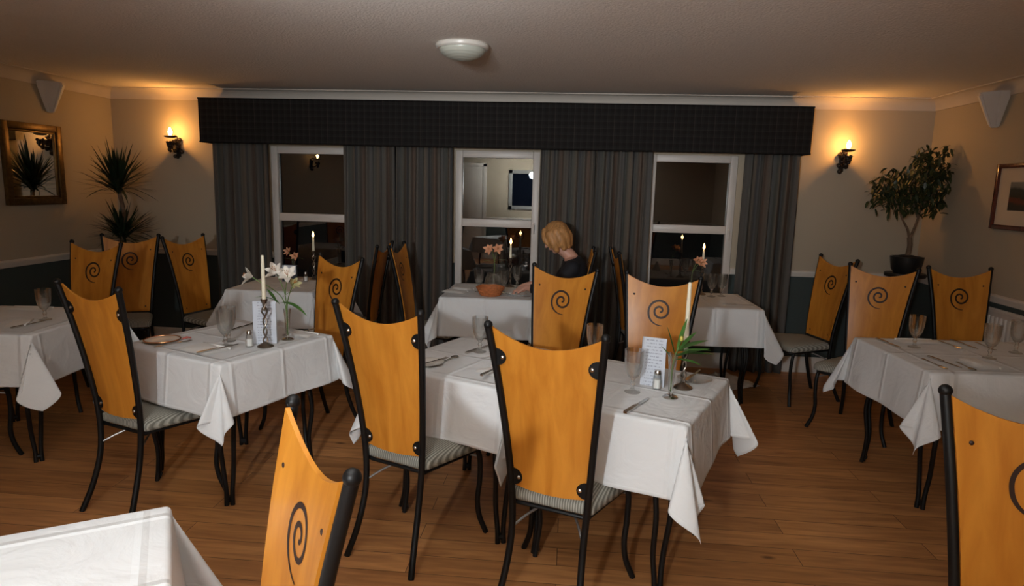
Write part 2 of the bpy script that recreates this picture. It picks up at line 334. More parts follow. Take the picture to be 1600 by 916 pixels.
def tube(bm, pts, r, seg=10, cap=True, mi=0):
    P = [Vector(p) for p in pts]; n = len(P); R = r if isinstance(r, (list, tuple)) else [r]*n
    T = [(P[min(i+1, n-1)]-P[max(i-1, 0)]).normalized() for i in range(n)]
    a = Vector((0, 0, 1)) if abs(T[0].z) < .9 else Vector((1, 0, 0))
    N = (a - T[0]*a.dot(T[0])).normalized(); rings = []
    for i in range(n):
        if i: N = (N - T[i]*N.dot(T[i])).normalized()
        B = T[i].cross(N)
        rings.append([bm.verts.new(P[i]+(N*math.cos(2*PI*k/seg)+B*math.sin(2*PI*k/seg))*R[i]) for k in range(seg)])
    for i in range(n-1):
        for k in range(seg):
            f = bm.faces.new((rings[i][k], rings[i][(k+1) % seg], rings[i+1][(k+1) % seg], rings[i+1][k])); f.material_index = mi
    if cap:
        f = bm.faces.new(list(reversed(rings[0]))); f.material_index = mi
        f = bm.faces.new(rings[-1]); f.material_index = mi
def lathe(bm, prof, seg=28, c=(0, 0, 0), closed=False, mi=0):
    c = Vector(c); rings = []
    for r, z in prof:
        if r < 1e-6: rings.append([bm.verts.new(c+Vector((0, 0, z)))])
        else: rings.append([bm.verts.new(c+Vector((r*math.cos(2*PI*k/seg), r*math.sin(2*PI*k/seg), z))) for k in range(seg)])
    for a, b in zip(rings[:-1], rings[1:]):
        for k in range(seg):
            k2 = (k+1) % seg
            if len(a) == 1 and len(b) == 1: continue
            vs = (a[0], b[k2], b[k]) if len(a) == 1 else ((a[k], a[k2], b[0]) if len(b) == 1 else (a[k], a[k2], b[k2], b[k]))
            f = bm.faces.new(vs); f.material_index = mi
def ball(bm, c, r, sx=1, sy=1, sz=1, seg=12, mi=0, rot=None):
    rr = bmesh.ops.create_uvsphere(bm, u_segments=seg, v_segments=max(6, seg//2+2), radius=r)
    for v in rr['verts']:
        q = Vector((v.co.x*sx, v.co.y*sy, v.co.z*sz))
        if rot: q = rot @ q
        v.co = q+Vector(c)
    for f in set(f for v in rr['verts'] for f in v.link_faces): f.material_index = mi
def prism(bm, poly, y0, y1, mi=0, ax=1):
    # polygon in the plane perpendicular to axis ax
    def pt(p, d): return (p[0], d, p[1]) if ax == 1 else ((d, p[0], p[1]) if ax == 0 else (p[0], p[1], d))
    A = [bm.verts.new(pt(p, y0)) for p in poly]; B = [bm.verts.new(pt(p, y1)) for p in poly]; n = len(poly)
    fs = [bm.faces.new(A), bm.faces.new(list(reversed(B)))]
    for i in range(n): fs.append(bm.faces.new((A[i], B[i], B[(i+1) % n], A[(i+1) % n])))
    for f in fs: f.material_index = mi
    bmesh.ops.recalc_face_normals(bm, faces=fs); return fs
def leaf(bm, base, d, up, L, w, droop=.0, n=5, mi=0, fold=.15):
    d = Vector(d).normalized(); up = Vector(up); up = (up-d*up.dot(d)).normalized(); s = d.cross(up); base = Vector(base); prev = None
    for i in range(n+1):
        t = i/n; p = base+d*L*t+Vector((0, 0, -droop*L*t*t)); ww = w*.5*math.sin(PI*min(1, .06+t*.94))**.8
        if i == n: ww = w*.02
        row = [bm.verts.new(p-s*ww+up*fold*ww), bm.verts.new(p), bm.verts.new(p+s*ww+up*fold*ww)]
        if prev:
            for k in (0, 1):
                f = bm.faces.new((prev[k], prev[k+1], row[k+1], row[k])); f.material_index = mi
        prev = row

# ------------------------------------------------------------------ the room
XL, XR, YB, YF, ZC = -4.369, 3.041, 5.944, -2.4, 2.424
WX = (-2.756, -1.0, .743); WW = .6434; ZB, ZT, ZR2, ZR = .694, 1.859, 1.233, 1.305; FR = .062
bm = bmesh.new(); box(bm, (XL-.1, YF-.1, -.08), (XR+.1, YB+.15, 0)); struct('floor', bm, 'floor', smooth=False)
bm = bmesh.new(); box(bm, (XL-.1, YF-.1, ZC), (XR+.1, YB+.15, ZC+.08)); struct('ceiling', bm, 'ceiling', smooth=False)
bm = bmesh.new()
xs = [XL-.1]
for x in WX: xs += [x-FR, x+WW+FR]
xs.append(XR+.1)
for i in range(0, len(xs), 2): box(bm, (xs[i], YB, 0), (xs[i+1], YB+.15, ZC))
for x in WX:
    box(bm, (x-FR, YB, 0), (x+WW+FR, YB+.15, ZB-FR)); box(bm, (x-FR, YB, ZT+FR), (x+WW+FR, YB+.15, ZC))
struct('wall_back', bm, 'wall', smooth=False)
bm = bmesh.new(); box(bm, (XL-.1, YF-.1, 0), (XL, YB+.15, ZC)); struct('wall_left', bm, 'wall', smooth=False)
bm = bmesh.new(); box(bm, (XR, YF-.1, 0), (XR+.1, YB+.15, ZC)); struct('wall_right', bm, 'wall', smooth=False)
bm = bmesh.new(); box(bm, (XL-.1, YF-.1, 0), (XR+.1, YF, ZC)); struct('wall_front', bm, 'wall', smooth=False)
# windows
for i, x in enumerate(WX):
    bm = bmesh.new()
    x0, x1, z0, z1 = x-FR, x+WW+FR, ZB-FR, ZT+FR
    y0, y1 = YB+.005, YB+.075
    box(bm, (x0, y0, z0), (x, y1, z1), .006); box(bm, (x+WW, y0, z0), (x1, y1, z1), .006)
    box(bm, (x, y0, z0), (x+WW, y1, ZB), .006); box(bm, (x, y0, ZT), (x+WW, y1, z1), .006)
    box(bm, (x, y0, ZR2), (x+WW, y1, ZR), .006)
    # beads round each light
    w = struct('window_%d' % (i+1), bm, 'upvc')
    for za, zb in ((ZB, ZR2), (ZR, ZT)):
        bm = bmesh.new(); box(bm, (x, YB+.040, za), (x+WW, YB+.044, zb)); obj('pane', bm, 'pane', w, smooth=False)
    bm = bmesh.new(); box(bm, (x+WW+.015, y0-.012, ZR2-.02), (x+WW+.033, y0, ZR2+.05), .003); tube(bm, [(x+WW+.024, y0-.012, ZR2+.03), (x+WW+.024, y0-.035, ZR2+.03), (x+WW+.024, y0-.037, ZR2-.05)], .006)
    obj('window_handle', bm, 'upvc', w)
    bm = bmesh.new(); box(bm, (x0-.02, YB-.045, z0-.03), (x1+.02, YB+.01, z0), .006); obj('window_sill', bm, 'upvc', w)
# coving, dado rails, baseboards
def sweep_wall(name, prof, a, b, inward, m):
    # prof: (distance from wall, z)
    a = Vector(a); b = Vector(b); inward = Vector(inward); bm = bmesh.new()
    A = [bm.verts.new(a+inward*d+Vector((0, 0, z))) for d, z in prof]; B = [bm.verts.new(b+inward*d+Vector((0, 0, z))) for d, z in prof]
    fs = [bm.faces.new(A), bm.faces.new(B)]
    n = len(prof)
    for i in range(n): fs.append(bm.faces.new((A[i], A[(i+1) % n], B[(i+1) % n], B[i])))
    bmesh.ops.recalc_face_normals(bm, faces=fs); return struct(name, bm, m, angle=50)
cz = 2.328; cp = [(0, ZC), (0, cz), (.012, cz)]+[(.012+.075*(1-math.cos(t*PI/2/6)), cz+.008+(ZC-cz-.016)*math.sin(t*PI/2/6)) for t in range(7)]+[(.096, ZC-.008), (.096, ZC)]
bl, brr, fl, frr = (XL, YB, 0), (XR, YB, 0), (XL, YF, 0), (XR, YF, 0)
sweep_wall('trim_1', cp, bl, brr, (0, -1, 0), 'cove'); sweep_wall('trim_2', cp, fl, bl, (1, 0, 0), 'cove'); sweep_wall('trim_3', cp, frr, brr, (-1, 0, 0), 'cove'); sweep_wall('trim_4', cp, fl, frr, (0, 1, 0), 'cove')
dp = [(0, .876), (.012, .878), (.016, .89), (.022, .905), (.028, .918), (.028, .926), (.012, .934), (0, .936)]
# the back wall's dado rail stops at the curtains and windows
sweep_wall('trim_5', dp, bl, (WX[0]-FR, YB, 0), (0, -1, 0), 'white_paint'); sweep_wall('trim_6', dp, (WX[2]+WW+FR, YB, 0), brr, (0, -1, 0), 'white_paint')
sweep_wall('trim_7', dp, fl, bl, (1, 0, 0), 'white_paint'); sweep_wall('trim_8', dp, frr, brr, (-1, 0, 0), 'white_paint'); sweep_wall('trim_9', dp, fl, frr, (0, 1, 0), 'white_paint')
bp_ = [(0, 0), (.018, 0), (.018, .125), (.010, .14), (0, .144)]
sweep_wall('baseboard_back', bp_, bl, brr, (0, -1, 0), 'white_paint'); sweep_wall('baseboard_left', bp_, fl, bl, (1, 0, 0), 'white_paint'); sweep_wall('baseboard_right', bp_, frr, brr, (-1, 0, 0), 'white_paint'); sweep_wall('baseboard_front', bp_, fl, frr, (0, 1, 0), 'white_paint')
# doors behind the camera, seen only in the panes
bm = bmesh.new(); box(bm, (-2.75, YF+.001, 0), (-1.95, YF+.03, 2.03), .004)
for a, b in ((-2.83, -2.75), (-1.95, -1.87)): box(bm, (a, YF+.001, 0), (b, YF+.05, 2.1), .004)
box(bm, (-2.83, YF+.001, 2.03), (-1.87, YF+.05, 2.11), .004); struct('door_1', bm, 'white_paint')
bm = bmesh.new(); box(bm, (XL+.001, -1.5, 0), (XL+.03, -.5, 2.02), .004)
for zz in (.15, 1.1): box(bm, (XL+.03, -1.38, zz), (XL+.04, -.62, zz+.75), .01)
struct('door_2', bm, 'door')
bm = bmesh.new()
for lo, hi in (((-1.38, 1.12), (-1.30, 1.98)), ((-.18, 1.12), (-.10, 1.98)), ((-1.38, 1.90), (-.10, 1.98)), ((-1.38, 1.12), (-.10, 1.20))): box(bm, (lo[0], YF+.002, lo[1]), (hi[0], YF+.04, hi[1]), .005)
t_ = thing('framed_picture', 'dark glazed picture in a grey frame on the wall behind, reflected in the middle window', 'picture', (0, 0, 0))
obj('frame', bm, 'greywood', t_)
bm = bmesh.new(); box(bm, (-1.30, YF+.004, 1.20), (-.18, YF+.015, 1.90)); obj('picture_glass', bm, 'black_glass', t_, smooth=False)

# ------------------------------------------------------------------ pelmet and curtains
bm = bmesh.new()
px0, px1, pz0, pz1, py = -3.352, 1.962, 1.93, 2.318, YB-.262
box(bm, (px0, py, pz0), (px1, py+.02, pz1), .004); box(bm, (px0, py+.02, pz0), (px0+.02, YB, pz1), .004); box(bm, (px1-.02, py+.02, pz0), (px1, YB, pz1), .004)
box(bm, (px0+.02, py+.02, pz1-.02), (px1-.02, YB, pz1))
tube(bm, [(px0, py-.001, pz0+.006), (px1, py-.001, pz0+.006)], .007, 8); tube(bm, [(px0, py-.001, pz1-.004), (px1, py-.001, pz1-.004)], .006, 8)
tag(obj('pelmet', bm, 'tartan'), 'long dark tartan pelmet box across the top of all three windows', 'pelmet')
def curtain(x0, x1, label, seed):
    rnd = random.Random(seed); bm = bmesh.new(); uvl = bm.loops.layers.uv.new('UVMap'); n = int((x1-x0)/.0075); nz = 14; w = x1-x0
    nf = max(4, round(w/.078)); ph = [rnd.uniform(-.5, .5) for _ in range(nf+2)]; am = [rnd.uniform(.6, 1.25) for _ in range(nf+2)]
    rows = []; ys = []
    z0, z1 = .012, 1.99
    for j in range(nz+1):
        t = j/nz; z = z1+(z0-z1)*t; row = []
        for i in range(n+1):
            s = i/n; q = s*nf; k = int(q)
            a = am[k]*(1-(q-k))+am[k+1]*(q-k); p = ph[k]*(1-(q-k))+ph[k+1]*(q-k)
            amp = (.020+.016*t)*a
            y = YB-.105+amp*math.sin(2*PI*q+p*(.7+t))+.007*math.sin(2*PI*q*2.3+seed+2*t)
            x = x0+w*s+.006*math.cos(2*PI*q+p)*(.3+t) + (s-.5)*.03*t*(1-t)
            row.append(bm.verts.new((x, y, z)))
        rows.append(row)
    L = [0]
    for i in range(n): L.append(L[-1]+(rows[6][i+1].co-rows[6][i].co).length)
    for j in range(nz):
        for i in range(n):
            f = bm.faces.new((rows[j][i], rows[j+1][i], rows[j+1][i+1], rows[j][i+1]))
            for lp, (ii, jj) in zip(f.loops, ((i, j), (i, j+1), (i+1, j+1), (i+1, j))): lp[uvl].uv = (L[ii], jj/nz)
    o = obj('curtain', bm, 'curtain', angle=180); md = o.modifiers.new('thickness', 'SOLIDIFY'); md.thickness = .003; md.offset = 0
    tag(o, label, 'curtain', 'striped floor-length curtains')
curtain(-3.325, -2.80, 'striped dark curtain hanging left of the left window', 1)
curtain(-2.085, -1.60, 'striped dark curtain hanging right of the left window', 2)
curtain(-1.59, -1.075, 'striped dark curtain hanging left of the middle window', 3)
curtain(-.285, .195, 'striped dark curtain behind the blonde woman, right of the middle window', 4)
curtain(.205, .69, 'striped dark curtain hanging left of the right window', 5)
curtain(1.475, 1.935, 'striped dark curtain hanging right of the right window beside the lit sconce', 6)

# ------------------------------------------------------------------ dining chairs
def post_pts(s):
    return spline([(s*.172, -.100, .0), (s*.152, -.048, .13), (s*.143, -.006, .29), (s*.150, .004, .46), (s*.166, -.014, .66), (s*.190, -.052, .90), (s*.215, -.097, 1.115)], 6)
def post_at(z):
    P = post_pts(1)
    for a, b in zip(P, P[1:]):
        if a.z <= z <= b.z: return a.lerp(b, (z-a.z)/(b.z-a.z))
    return P[-1]
def make_chair():
    t = thing('dining_chair', 'x', 'chair')
    for s in (-1, 1):
        bm = bmesh.new(); P = post_pts(s); tube(bm, P, .0135, 12)
        ball(bm, P[-1]+Vector((0, 0, .003)), .0165, seg=14); obj('back_post', bm, 'iron', t)
    for s in (-1, 1):
        bm = bmesh.new(); tube(bm, spline([(s*.205, .345, .43), (s*.214, .368, .36), (s*.212, .372, .25), (s*.208, .362, .16), (s*.218, .366, .08), (s*.248, .378, .0)], 6), .0125, 10); obj('leg', bm, 'iron', t)
    # backrest panel, bowed towards the back, concave top
    bm = bmesh.new(); nx, nz = 16, 22; th = .010; front = []; back = []
    for j in range(nz+1):
        rf, rb = [], []
        for i in range(nx+1):
            u = -1+2*i/nx; zt = 1.110-.058*(1-abs(u)**2.0); zb = .487-.006*(1-u*u); z = zb+(zt-zb)*j/nz
            p = post_at(z); hw = p.x-.010; x = u*hw; y = p.y+.013-.018*(1-u*u)
            rf.append(bm.verts.new((x, y+th/2, z))); rb.append(bm.verts.new((x, y-th/2, z)))
        front.append(rf); back.append(rb)
    for j in range(nz):
        for i in range(nx):
            bm.faces.new((front[j][i+1], front[j][i], front[j+1][i], front[j+1][i+1])); bm.faces.new((back[j][i], back[j][i+1], back[j+1][i+1], back[j+1][i]))
    for i in range(nx):
        bm.faces.new((front[0][i], front[0][i+1], back[0][i+1], back[0][i])); bm.faces.new((front[nz][i+1], front[nz][i], back[nz][i], back[nz][i+1]))
    for j in range(nz):
        bm.faces.new((front[j+1][0], front[j][0], back[j][0], back[j+1][0])); bm.faces.new((front[j][nx], front[j+1][nx], back[j+1][nx], back[j][nx]))
    # spiral and two bolt heads let into the front face
    def face_pt(x, z, off):
        p = post_at(z); u = max(-1, min(1, x/(p.x-.010))); return Vector((x, p.y+.013-.018*(1-u*u)+th/2+off, z))
    n = 110; prev = None
    for i in range(n+1):
        f = i/n; ang = math.radians(-78-735*f); r = .072*(1-f)**1.0+.004
        if f < .12: r += .010*(1-f/.12)
        wd = .0062*(1 if f > .1 else .35+6.5*f)
        row = []
        for k in (-1, 1):
            rr = r+k*wd; row.append((-rr*math.cos(ang)-.004, .915+rr*math.sin(ang)*1.0))
        vs = [bm.verts.new(face_pt(x, z, .0012)) for x, z in row]
        if prev:
            q = bm.faces.new((prev[0], prev[1], vs[1], vs[0])); q.material_index = 1
        prev = vs
    for s in (-1, 1):
        for zz in (1.0, .525):
            p = post_at(zz); c = face_pt(s*(p.x-.046), zz, 0)
            ball(bm, c, .0065, sy=.5, seg=8, mi=1)
    bmesh.ops.recalc_face_normals(bm, faces=[f for f in bm.faces if f.material_index == 0])
    obj('backrest', bm, ['beech', 'burn'], t, angle=35)
    # half-disc clamps on the back of the panel, each with a steel bolt
    for s in (-1, 1):
        for zz in (1.0, .525):
            p = post_at(zz); u = (p.x-.026)/(p.x-.010); y = p.y+.013-.018*(1-u*u)-th/2
            bm = bmesh.new(); poly = [(s*(p.x-.004), zz-.034)]+[(s*(p.x-.012-.036*math.cos(a)), zz+.031*math.sin(a)) for a in [(-PI/2)+PI*k/10 for k in range(11)]]+[(s*(p.x-.004), zz+.034)]
            prism(bm, poly, y-.0075, y-.0005); cl = obj('clamp', bm, 'iron', t)
            bm = bmesh.new(); ball(bm, (s*(p.x-.034), y-.0085, zz), .0085, sy=.7, seg=10); tag(obj('bolt', bm, 'steel', cl), 'silver domed bolt')
    # padded seat
    bm = bmesh.new(); nx, ny = 16, 14; rings = []
    def outline(k, inset):
        # rounded trapezoid
        hb, hf, y0, y1, r = .166-inset, .238-inset, .019+inset, .410-inset, .045
        cs = [(-hb, y0, .02), (hb, y0, .02), (hf, y1, r), (-hf, y1, r)]; out = []
        for q in range(4):
            x, y, rr = cs[q]; sx = 1 if x > 0 else -1; sy = -1 if q < 2 else 1
            a0 = {0: PI, 1: 1.5*PI, 2: 0, 3: .5*PI}[q]
            for m_ in range(6):
                a = a0+PI/2*m_/5; out.append((x-sx*rr+rr*math.cos(a), y-sy*rr+rr*math.sin(a)))
        return out
    prof = [(.012, .418), (.0, .426), (-.002, .440), (.0, .456), (.008, .468), (.022, .476), (.06, .482), (.11, .485)]
    for ins, z in prof: rings.append([bm.verts.new((x, y, z-.010*max(0, (y-.3)/.1)**2*(1 if z > .43 else 0))) for x, y in outline(0, ins)])
    for a, b in zip(rings, rings[1:]):
        for k in range(len(a)): bm.faces.new((a[k], a[(k+1) % len(a)], b[(k+1) % len(a)], b[k]))
    bm.faces.new(rings[-1]); bm.faces.new(list(reversed(rings[0])))
    tag(obj('seat', bm, 'seat', t, angle=60), 'grey ribbed fabric seat pad')
    bm = bmesh.new(); fr = [(x*.9, y*.96+.006, .411) for x, y in outline(0, .0)]; fr.append(fr[0]); tube(bm, fr, .008, 8, cap=False)
    for s in (-1, 1): tube(bm, [(s*.147, 0, .415), (s*.150, .03, .411)], .008, 8)
    obj('seat_frame', bm, 'iron', t)
    for s in (-1, 1):
        bm = bmesh.new(); tube(bm, spline([(s*.139, -.002, .325), (s*.085, .08, .365), (0, .19, .398-.012*(s > 0)), (-s*.12, .30, .395), (-s*.212, .370, .372)], 6), .0052, 8); tag(obj('cross_stretcher', bm, 'rail', t), 'thin grey steel rod')
    return t
CH = 'spiral-motif dining chairs'
chair0 = make_chair(); first = [True]
def place_chair(x, y, th, label):
    o = chair0 if first[0] else copy_tree(chair0); first[0] = False
    o.location = (x, y, 0); o.rotation_euler = (0, 0, th); tag(o, label, 'chair', CH); return o
def chair_by_top(mx, my, th, label):
    # mx,my: midpoint of the two post tops; th: heading of the viewer-right direction along the back
    th2 = th+PI; f = (-math.sin(th2), math.cos(th2)); return place_chair(mx+.097*f[0], my+.097*f[1], th2, label)
place_chair(-.040, 2.245, -.335, 'chair with its back to us in the centre foreground, nearest of that row')
place_chair(-.712, 2.542, -.40, 'chair with its back to us left of centre, at the left-hand joined table')
place_chair(-2.10, 2.755, -.345, 'chair with its back to us at the left, drawn up to the lily table')
chair_by_top(-.47, 1.155, -.94, 'nearest chair, cut by the bottom edge, its orange back turned edgeways beside the bottom-left cloth')
chair_by_top(-1.50, 4.13, -.55, 'chair facing us on the far side of the lily table')
chair_by_top(-.02, 4.0, -.42, 'chair facing us in front of the blonde woman, spiral in the middle of the photo')
chair_by_top(.55, 3.79, -.36, 'chair facing us with a pale glare, behind the menu card and green leaves')
chair_by_top(2.11, 5.27, -1.3, 'chair turned side-on beside the right curtain, below the right sconce')
chair_by_top(2.19, 4.70, -.68, 'chair facing us beyond the right-hand table, left of two before the potted tree')
chair_by_top(2.75, 4.80, .05, 'chair facing us beyond the right-hand table, right one, next to the radiator')
chair_by_top(-3.47, 4.46, -.13, 'chair facing us at the far left, frontmost of the three by the spiky plant')
chair_by_top(-3.70, 5.16, .34, 'chair in shadow in the left corner, directly in front of the spiky plant')
chair_by_top(-3.262, 5.21, 1.33, 'narrow-looking angled chair just left of the left curtain')
place_chair(-1.585, 5.12, PI/2, 'dark chair seen edge-on, left of the back-to-back pair between left and middle windows')
place_chair(-1.29, 5.10, -PI/2-.02, 'edge-on chair right of the back-to-back pair, facing the middle window table')
place_chair(.105, 5.22, PI/2, 'chair the blonde woman sits on, mostly hidden in shadow')
place_chair(.46, 5.25, -PI/2+.1, 'chair in deep shadow behind the blonde woman, facing the right window table')
chair_by_top(1.178, 1.632, -.22, 'large chair cut by the right edge in the foreground, facing left')
place_chair(-3.33, 2.88, .06, 'chair at the left edge, only its dark seat and curved leg in view')

# ------------------------------------------------------------------ tables and cloths
def make_table(L, W, name, loc, rz, label, group='tables under white cloths'):
    t = thing(name, label, 'table', (*loc, 0), rz, group)
    bm = bmesh.new(); box(bm, (-L/2+.012, -W/2+.012, .722), (L/2-.012, W/2-.012, .747), .006); obj('tabletop', bm, 'pedestal', t)
    bm = bmesh.new()
    i = .085
    for a, b in (((-L/2+i, -W/2+i), (L/2-i, -W/2+i)), ((L/2-i, -W/2+i), (L/2-i, W/2-i)), ((L/2-i, W/2-i), (-L/2+i, W/2-i)), ((-L/2+i, W/2-i), (-L/2+i, -W/2+i))): tube(bm, [(*a, .705), (*b, .705)], .014, 8)
    obj('under_frame', bm, 'iron', t)
    for sx in (-1, 1):
        for sy in (-1, 1):
            bm = bmesh.new(); cx, cy = sx*(L/2-i), sy*(W/2-i)
            for k in (-1, 1):
                dx, dy = k*.022*sy, -k*.022*sx
                tube(bm, spline([(cx+dx, cy+dy, .715), (cx+dx*1.1, cy+dy*1.1, .48), (cx+dx+sx*.010, cy+dy+sy*.010, .34), (cx+dx*.75-sx*.004, cy+dy*.75-sy*.004, .18), (cx+dx*.45, cy+dy*.45, .07), (cx+dx*.45+sx*.006, cy+dy*.45+sy*.006, 0)], 6), .0115, 10)
            tube(bm, [(cx-.006, cy-.006, .03), (cx+.008, cy+.008, .03)], .016, 8)
            obj('leg', bm, 'iron', t)
    return t
def corner_fold(t, k, d):
    # cross-section of the hanging corner: a narrow fluted cone with three soft ridges
    A = k*math.sin(PI*t)*(.27+.11*math.sin(4*PI*t+d)); B = k*(.33*math.sin(2*PI*t)+.08*math.sin(PI*t)*math.sin(6*PI*t+d)+.07*math.sin(PI*t)*math.sin(d))
    return Vector((A-B, A+B))*.7071
def make_cloth(L, W, e, loc, rz, label, seed, seam=0, zt=.755, bend=None):
    rnd = random.Random(seed); R = .014; nA = 20; bm = bmesh.new(); uvl = bm.loops.layers.uv.new('UVMap')
    def axis(Q):
        o = [R*PI/2*k/4 for k in range(1, 5)]; o += [R*PI/2+(e-R*PI/2)*k/nA for k in range(1, nA+1)]
        inner = [-Q/2+Q*k/14 for k in range(15)]
        return [-Q/2-a for a in reversed(o)]+inner+[Q/2+a for a in o]
    U, V = axis(L), axis(W); ks = {}
    for sx in (-1, 1):
        for sy in (-1, 1):
            a, b = rnd.uniform(.88, 1.12), rnd.uniform(0, 2*PI)
            ks[sx, sy] = (a, b)
    wv = {d: [(rnd.uniform(5, 9), rnd.uniform(0, 6), rnd.uniform(.3, 1)), (rnd.uniform(11, 17), rnd.uniform(0, 6), rnd.uniform(.15, .45))] for d in ((1, 0), (-1, 0), (0, 1), (0, -1))}
    def rd(r):
        if r < R*PI/2: return R*math.sin(r/R), R*(1-math.cos(r/R)), 0
        return R, R, r-R*PI/2
    def sidefl(d, s, r2, Q):
        if seam and d == (seam, 0): return 0
        edge = max(0, 1-(2*abs(s)/Q)**6)
        w = sum(a*math.sin(f*s+p) for f, p, a in wv[d])
        return r2*(.10+.075*w*edge)*(1 if True else 0)
    G = []
    for u in U:
        row = []
        for v in V:
            a, b = max(abs(u)-L/2, 0), max(abs(v)-W/2, 0); sx, sy = (1 if u > 0 else -1), (1 if v > 0 else -1)
            x, y, z = max(-L/2, min(L/2, u)), max(-W/2, min(W/2, v)), zt
            if a > 0 and b > 0:
                r = math.hypot(a, b); ph = math.atan2(b, a); o, d, r2 = rd(r); c, s = math.cos(ph), math.sin(ph)
                h = corner_fold(ph/(PI/2), *ks[sx, sy])
                if seam == sx: h.x *= .05
                f1 = sidefl((sx, 0), sy*W/2, r2, W); f2 = sidefl((0, sy), sx*L/2, r2, L)
                hx, hy = h.x*r2+f1*c*c, h.y*r2+f2*s*s
                dz = math.sqrt(max(.3, 1-h.x*h.x-h.y*h.y))*r2
                x += sx*(o*c+hx); y += sy*(o*s+hy); z -= d+dz
            elif a > 0:
                o, d, r2 = rd(a); x += sx*(o+sidefl((sx, 0), v, r2, W)); z -= d+r2
            elif b > 0:
                o, d, r2 = rd(b); y += sy*(o+sidefl((0, sy), u, r2, L)); z -= d+r2
            else:
                z += .0012*noise.noise(Vector((u*5+seed, v*5, 0)))
            row.append((bm.verts.new((x, y, z)), u/(L+2*e)+.5, v/(W+2*e)+.5))
        G.append(row)
    for i in range(len(U)-1):
        for j in range(len(V)-1):
            q = (G[i][j], G[i+1][j], G[i+1][j+1], G[i][j+1]); f = bm.faces.new([k[0] for k in q])
            for lp, k in zip(f.loops, q): lp[uvl].uv = (k[1], k[2])
    o = obj('tablecloth', bm, 'cloth', angle=180); o.location = (*loc, 0); o.rotation_euler = (0, 0, rz)
    md = o.modifiers.new('thickness', 'SOLIDIFY'); md.thickness = .0015; md.offset = 1
    return tag(o, label, 'tablecloth', 'white linen tablecloths')
def table(corner, ang, L, W, tl, cl, seed, e=.265, seam=0):
    # corner: near-left (or chosen) corner; ang: direction of the long side; the depth runs 90 degrees anticlockwise
    c, s = math.cos(ang), math.sin(ang); cx = corner[0]+c*L/2-s*W/2; cy = corner[1]+s*L/2+c*W/2
    make_table(L, W, 'dining_table', (cx, cy), ang, tl); make_cloth(L, W, e, (cx, cy), ang, cl, seed, seam)
    return cx, cy
a_mid = math.atan2(-.60, 1.32)
table((-.87, 2.90), a_mid, .715, .72, 'left one of two joined square tables in the centre, iron legs', 'white cloth on the left one of the joined centre tables', 11, e=.285, seam=1)
table((-.87+.73*math.cos(a_mid), 2.90+.73*math.sin(a_mid)), a_mid, .715, .72, 'right one of two joined square tables in the centre, under menu card and leaves', 'white cloth with deep hanging corner on the right one of the joined centre tables', 12, e=.285, seam=-1)
a_l = math.atan2(.66, .27)
table((-1.59, 2.77), a_l, .72, .72, 'square table with lilies at left of centre, iron legs set cornerwise', 'white cloth draped cornerwise on the lily table', 13)
table((-.63, .875), math.atan2(.84, -.54), .72, .72, 'table cut off by the bottom left corner', 'bright white cloth cut off by the bottom left corner', 14)
table((-3.60, 3.07), math.atan2(.06, .75), .75, .75, 'table at the left edge behind the rearward chair', 'white cloth on the table at the left edge', 15, e=.29)
table((1.80, 3.25), .06, .98, .75, 'long table at the right edge under a white cloth', 'white cloth on the long table at the right edge', 16, e=.29)
table((-2.66, 4.78), .02, .68, .72, 'small table under the left window', 'white cloth on the table under the left window', 17, e=.29)
table((-.97, 4.835), .01, .70, .72, 'small table under the middle window where the woman sits', 'white cloth on the table under the middle window', 18, e=.31)
table((.74, 4.83), .015, .70, .72, 'small table under the right window', 'white cloth on the table under the right window', 19, e=.29)
ZTAB = .7575

# ------------------------------------------------------------------ wall and ceiling fittings
# sconces
def make_sconce(loc, rz, label, power):
    t = thing('wall_sconce', label, 'wall light', loc, rz, 'wrought iron wall sconces')   # local +y points into the room
    rnd = random.Random(5)
    bm = bmesh.new(); box(bm, (-.022, 0, -.13), (.022, .010, .02), .004)
    for k in range(16):
        ball(bm, (rnd.uniform(-.038, .038), rnd.uniform(.012, .035), rnd.uniform(-.13, .03)), rnd.uniform(.014, .021), seg=8)
    obj('wall_plate', bm, 'dark_iron', t)
    bm = bmesh.new(); tube(bm, spline([(0, .012, -.06), (0, .05, -.085), (0, .10, -.06), (0, .125, -.015)], 6), .007, 8)
    tube(bm, spline([(0, .01, .035), (0, .035, .06), (0, .08, .055), (0, .125, .045)], 6), .006, 8); obj('arm', bm, 'dark_iron', t)
    bm = bmesh.new()
    for k in range(16):
        a = rnd.uniform(0, 2*PI); z = rnd.uniform(-.085, .0); r = .03*(1+z/.12)
        ball(bm, (r*math.cos(a), .125+r*math.sin(a), z), rnd.uniform(.012, .018), seg=8)
    for k in range(5):
        a = 2*PI*k/5+.4; leaf(bm, (0, .125, -.01), (math.cos(a), math.sin(a), .45), (0, 0, 1), .06, .035, .3)
    obj('grape_cluster', bm, 'dark_iron', t)
    bm = bmesh.new(); lathe(bm, [(0, .035), (.030, .036), (.052, .044), (.055, .052), (.050, .050), (.02, .044), (.012, .046), (.012, .06), (0, .06)], 20, (0, .125, 0)); obj('drip_pan', bm, 'dark_iron', t)
    bm = bmesh.new(); lathe(bm, [(0, .058), (.010, .060), (.0175, .078), (.0185, .092), (.013, .112), (.005, .128), (0, .131)], 16, (0, .125, 0)); obj('bulb', bm, 'bulb', t)
    p = Vector((0, .125+.0, .098)); p.rotate(t.rotation_euler.to_matrix()); 
    light('sconce_light', 'POINT', Vector(loc)+p, power, (1, .43, .09), shadow_soft_size=.022)
    return t
make_sconce((-3.715, YB, 1.935), PI, 'lit iron sconce with grape clusters on the back wall, left of the curtains', 24)
make_sconce((2.315, YB, 1.935), PI, 'lit iron sconce with grape clusters on the back wall, right of the curtains', 24)
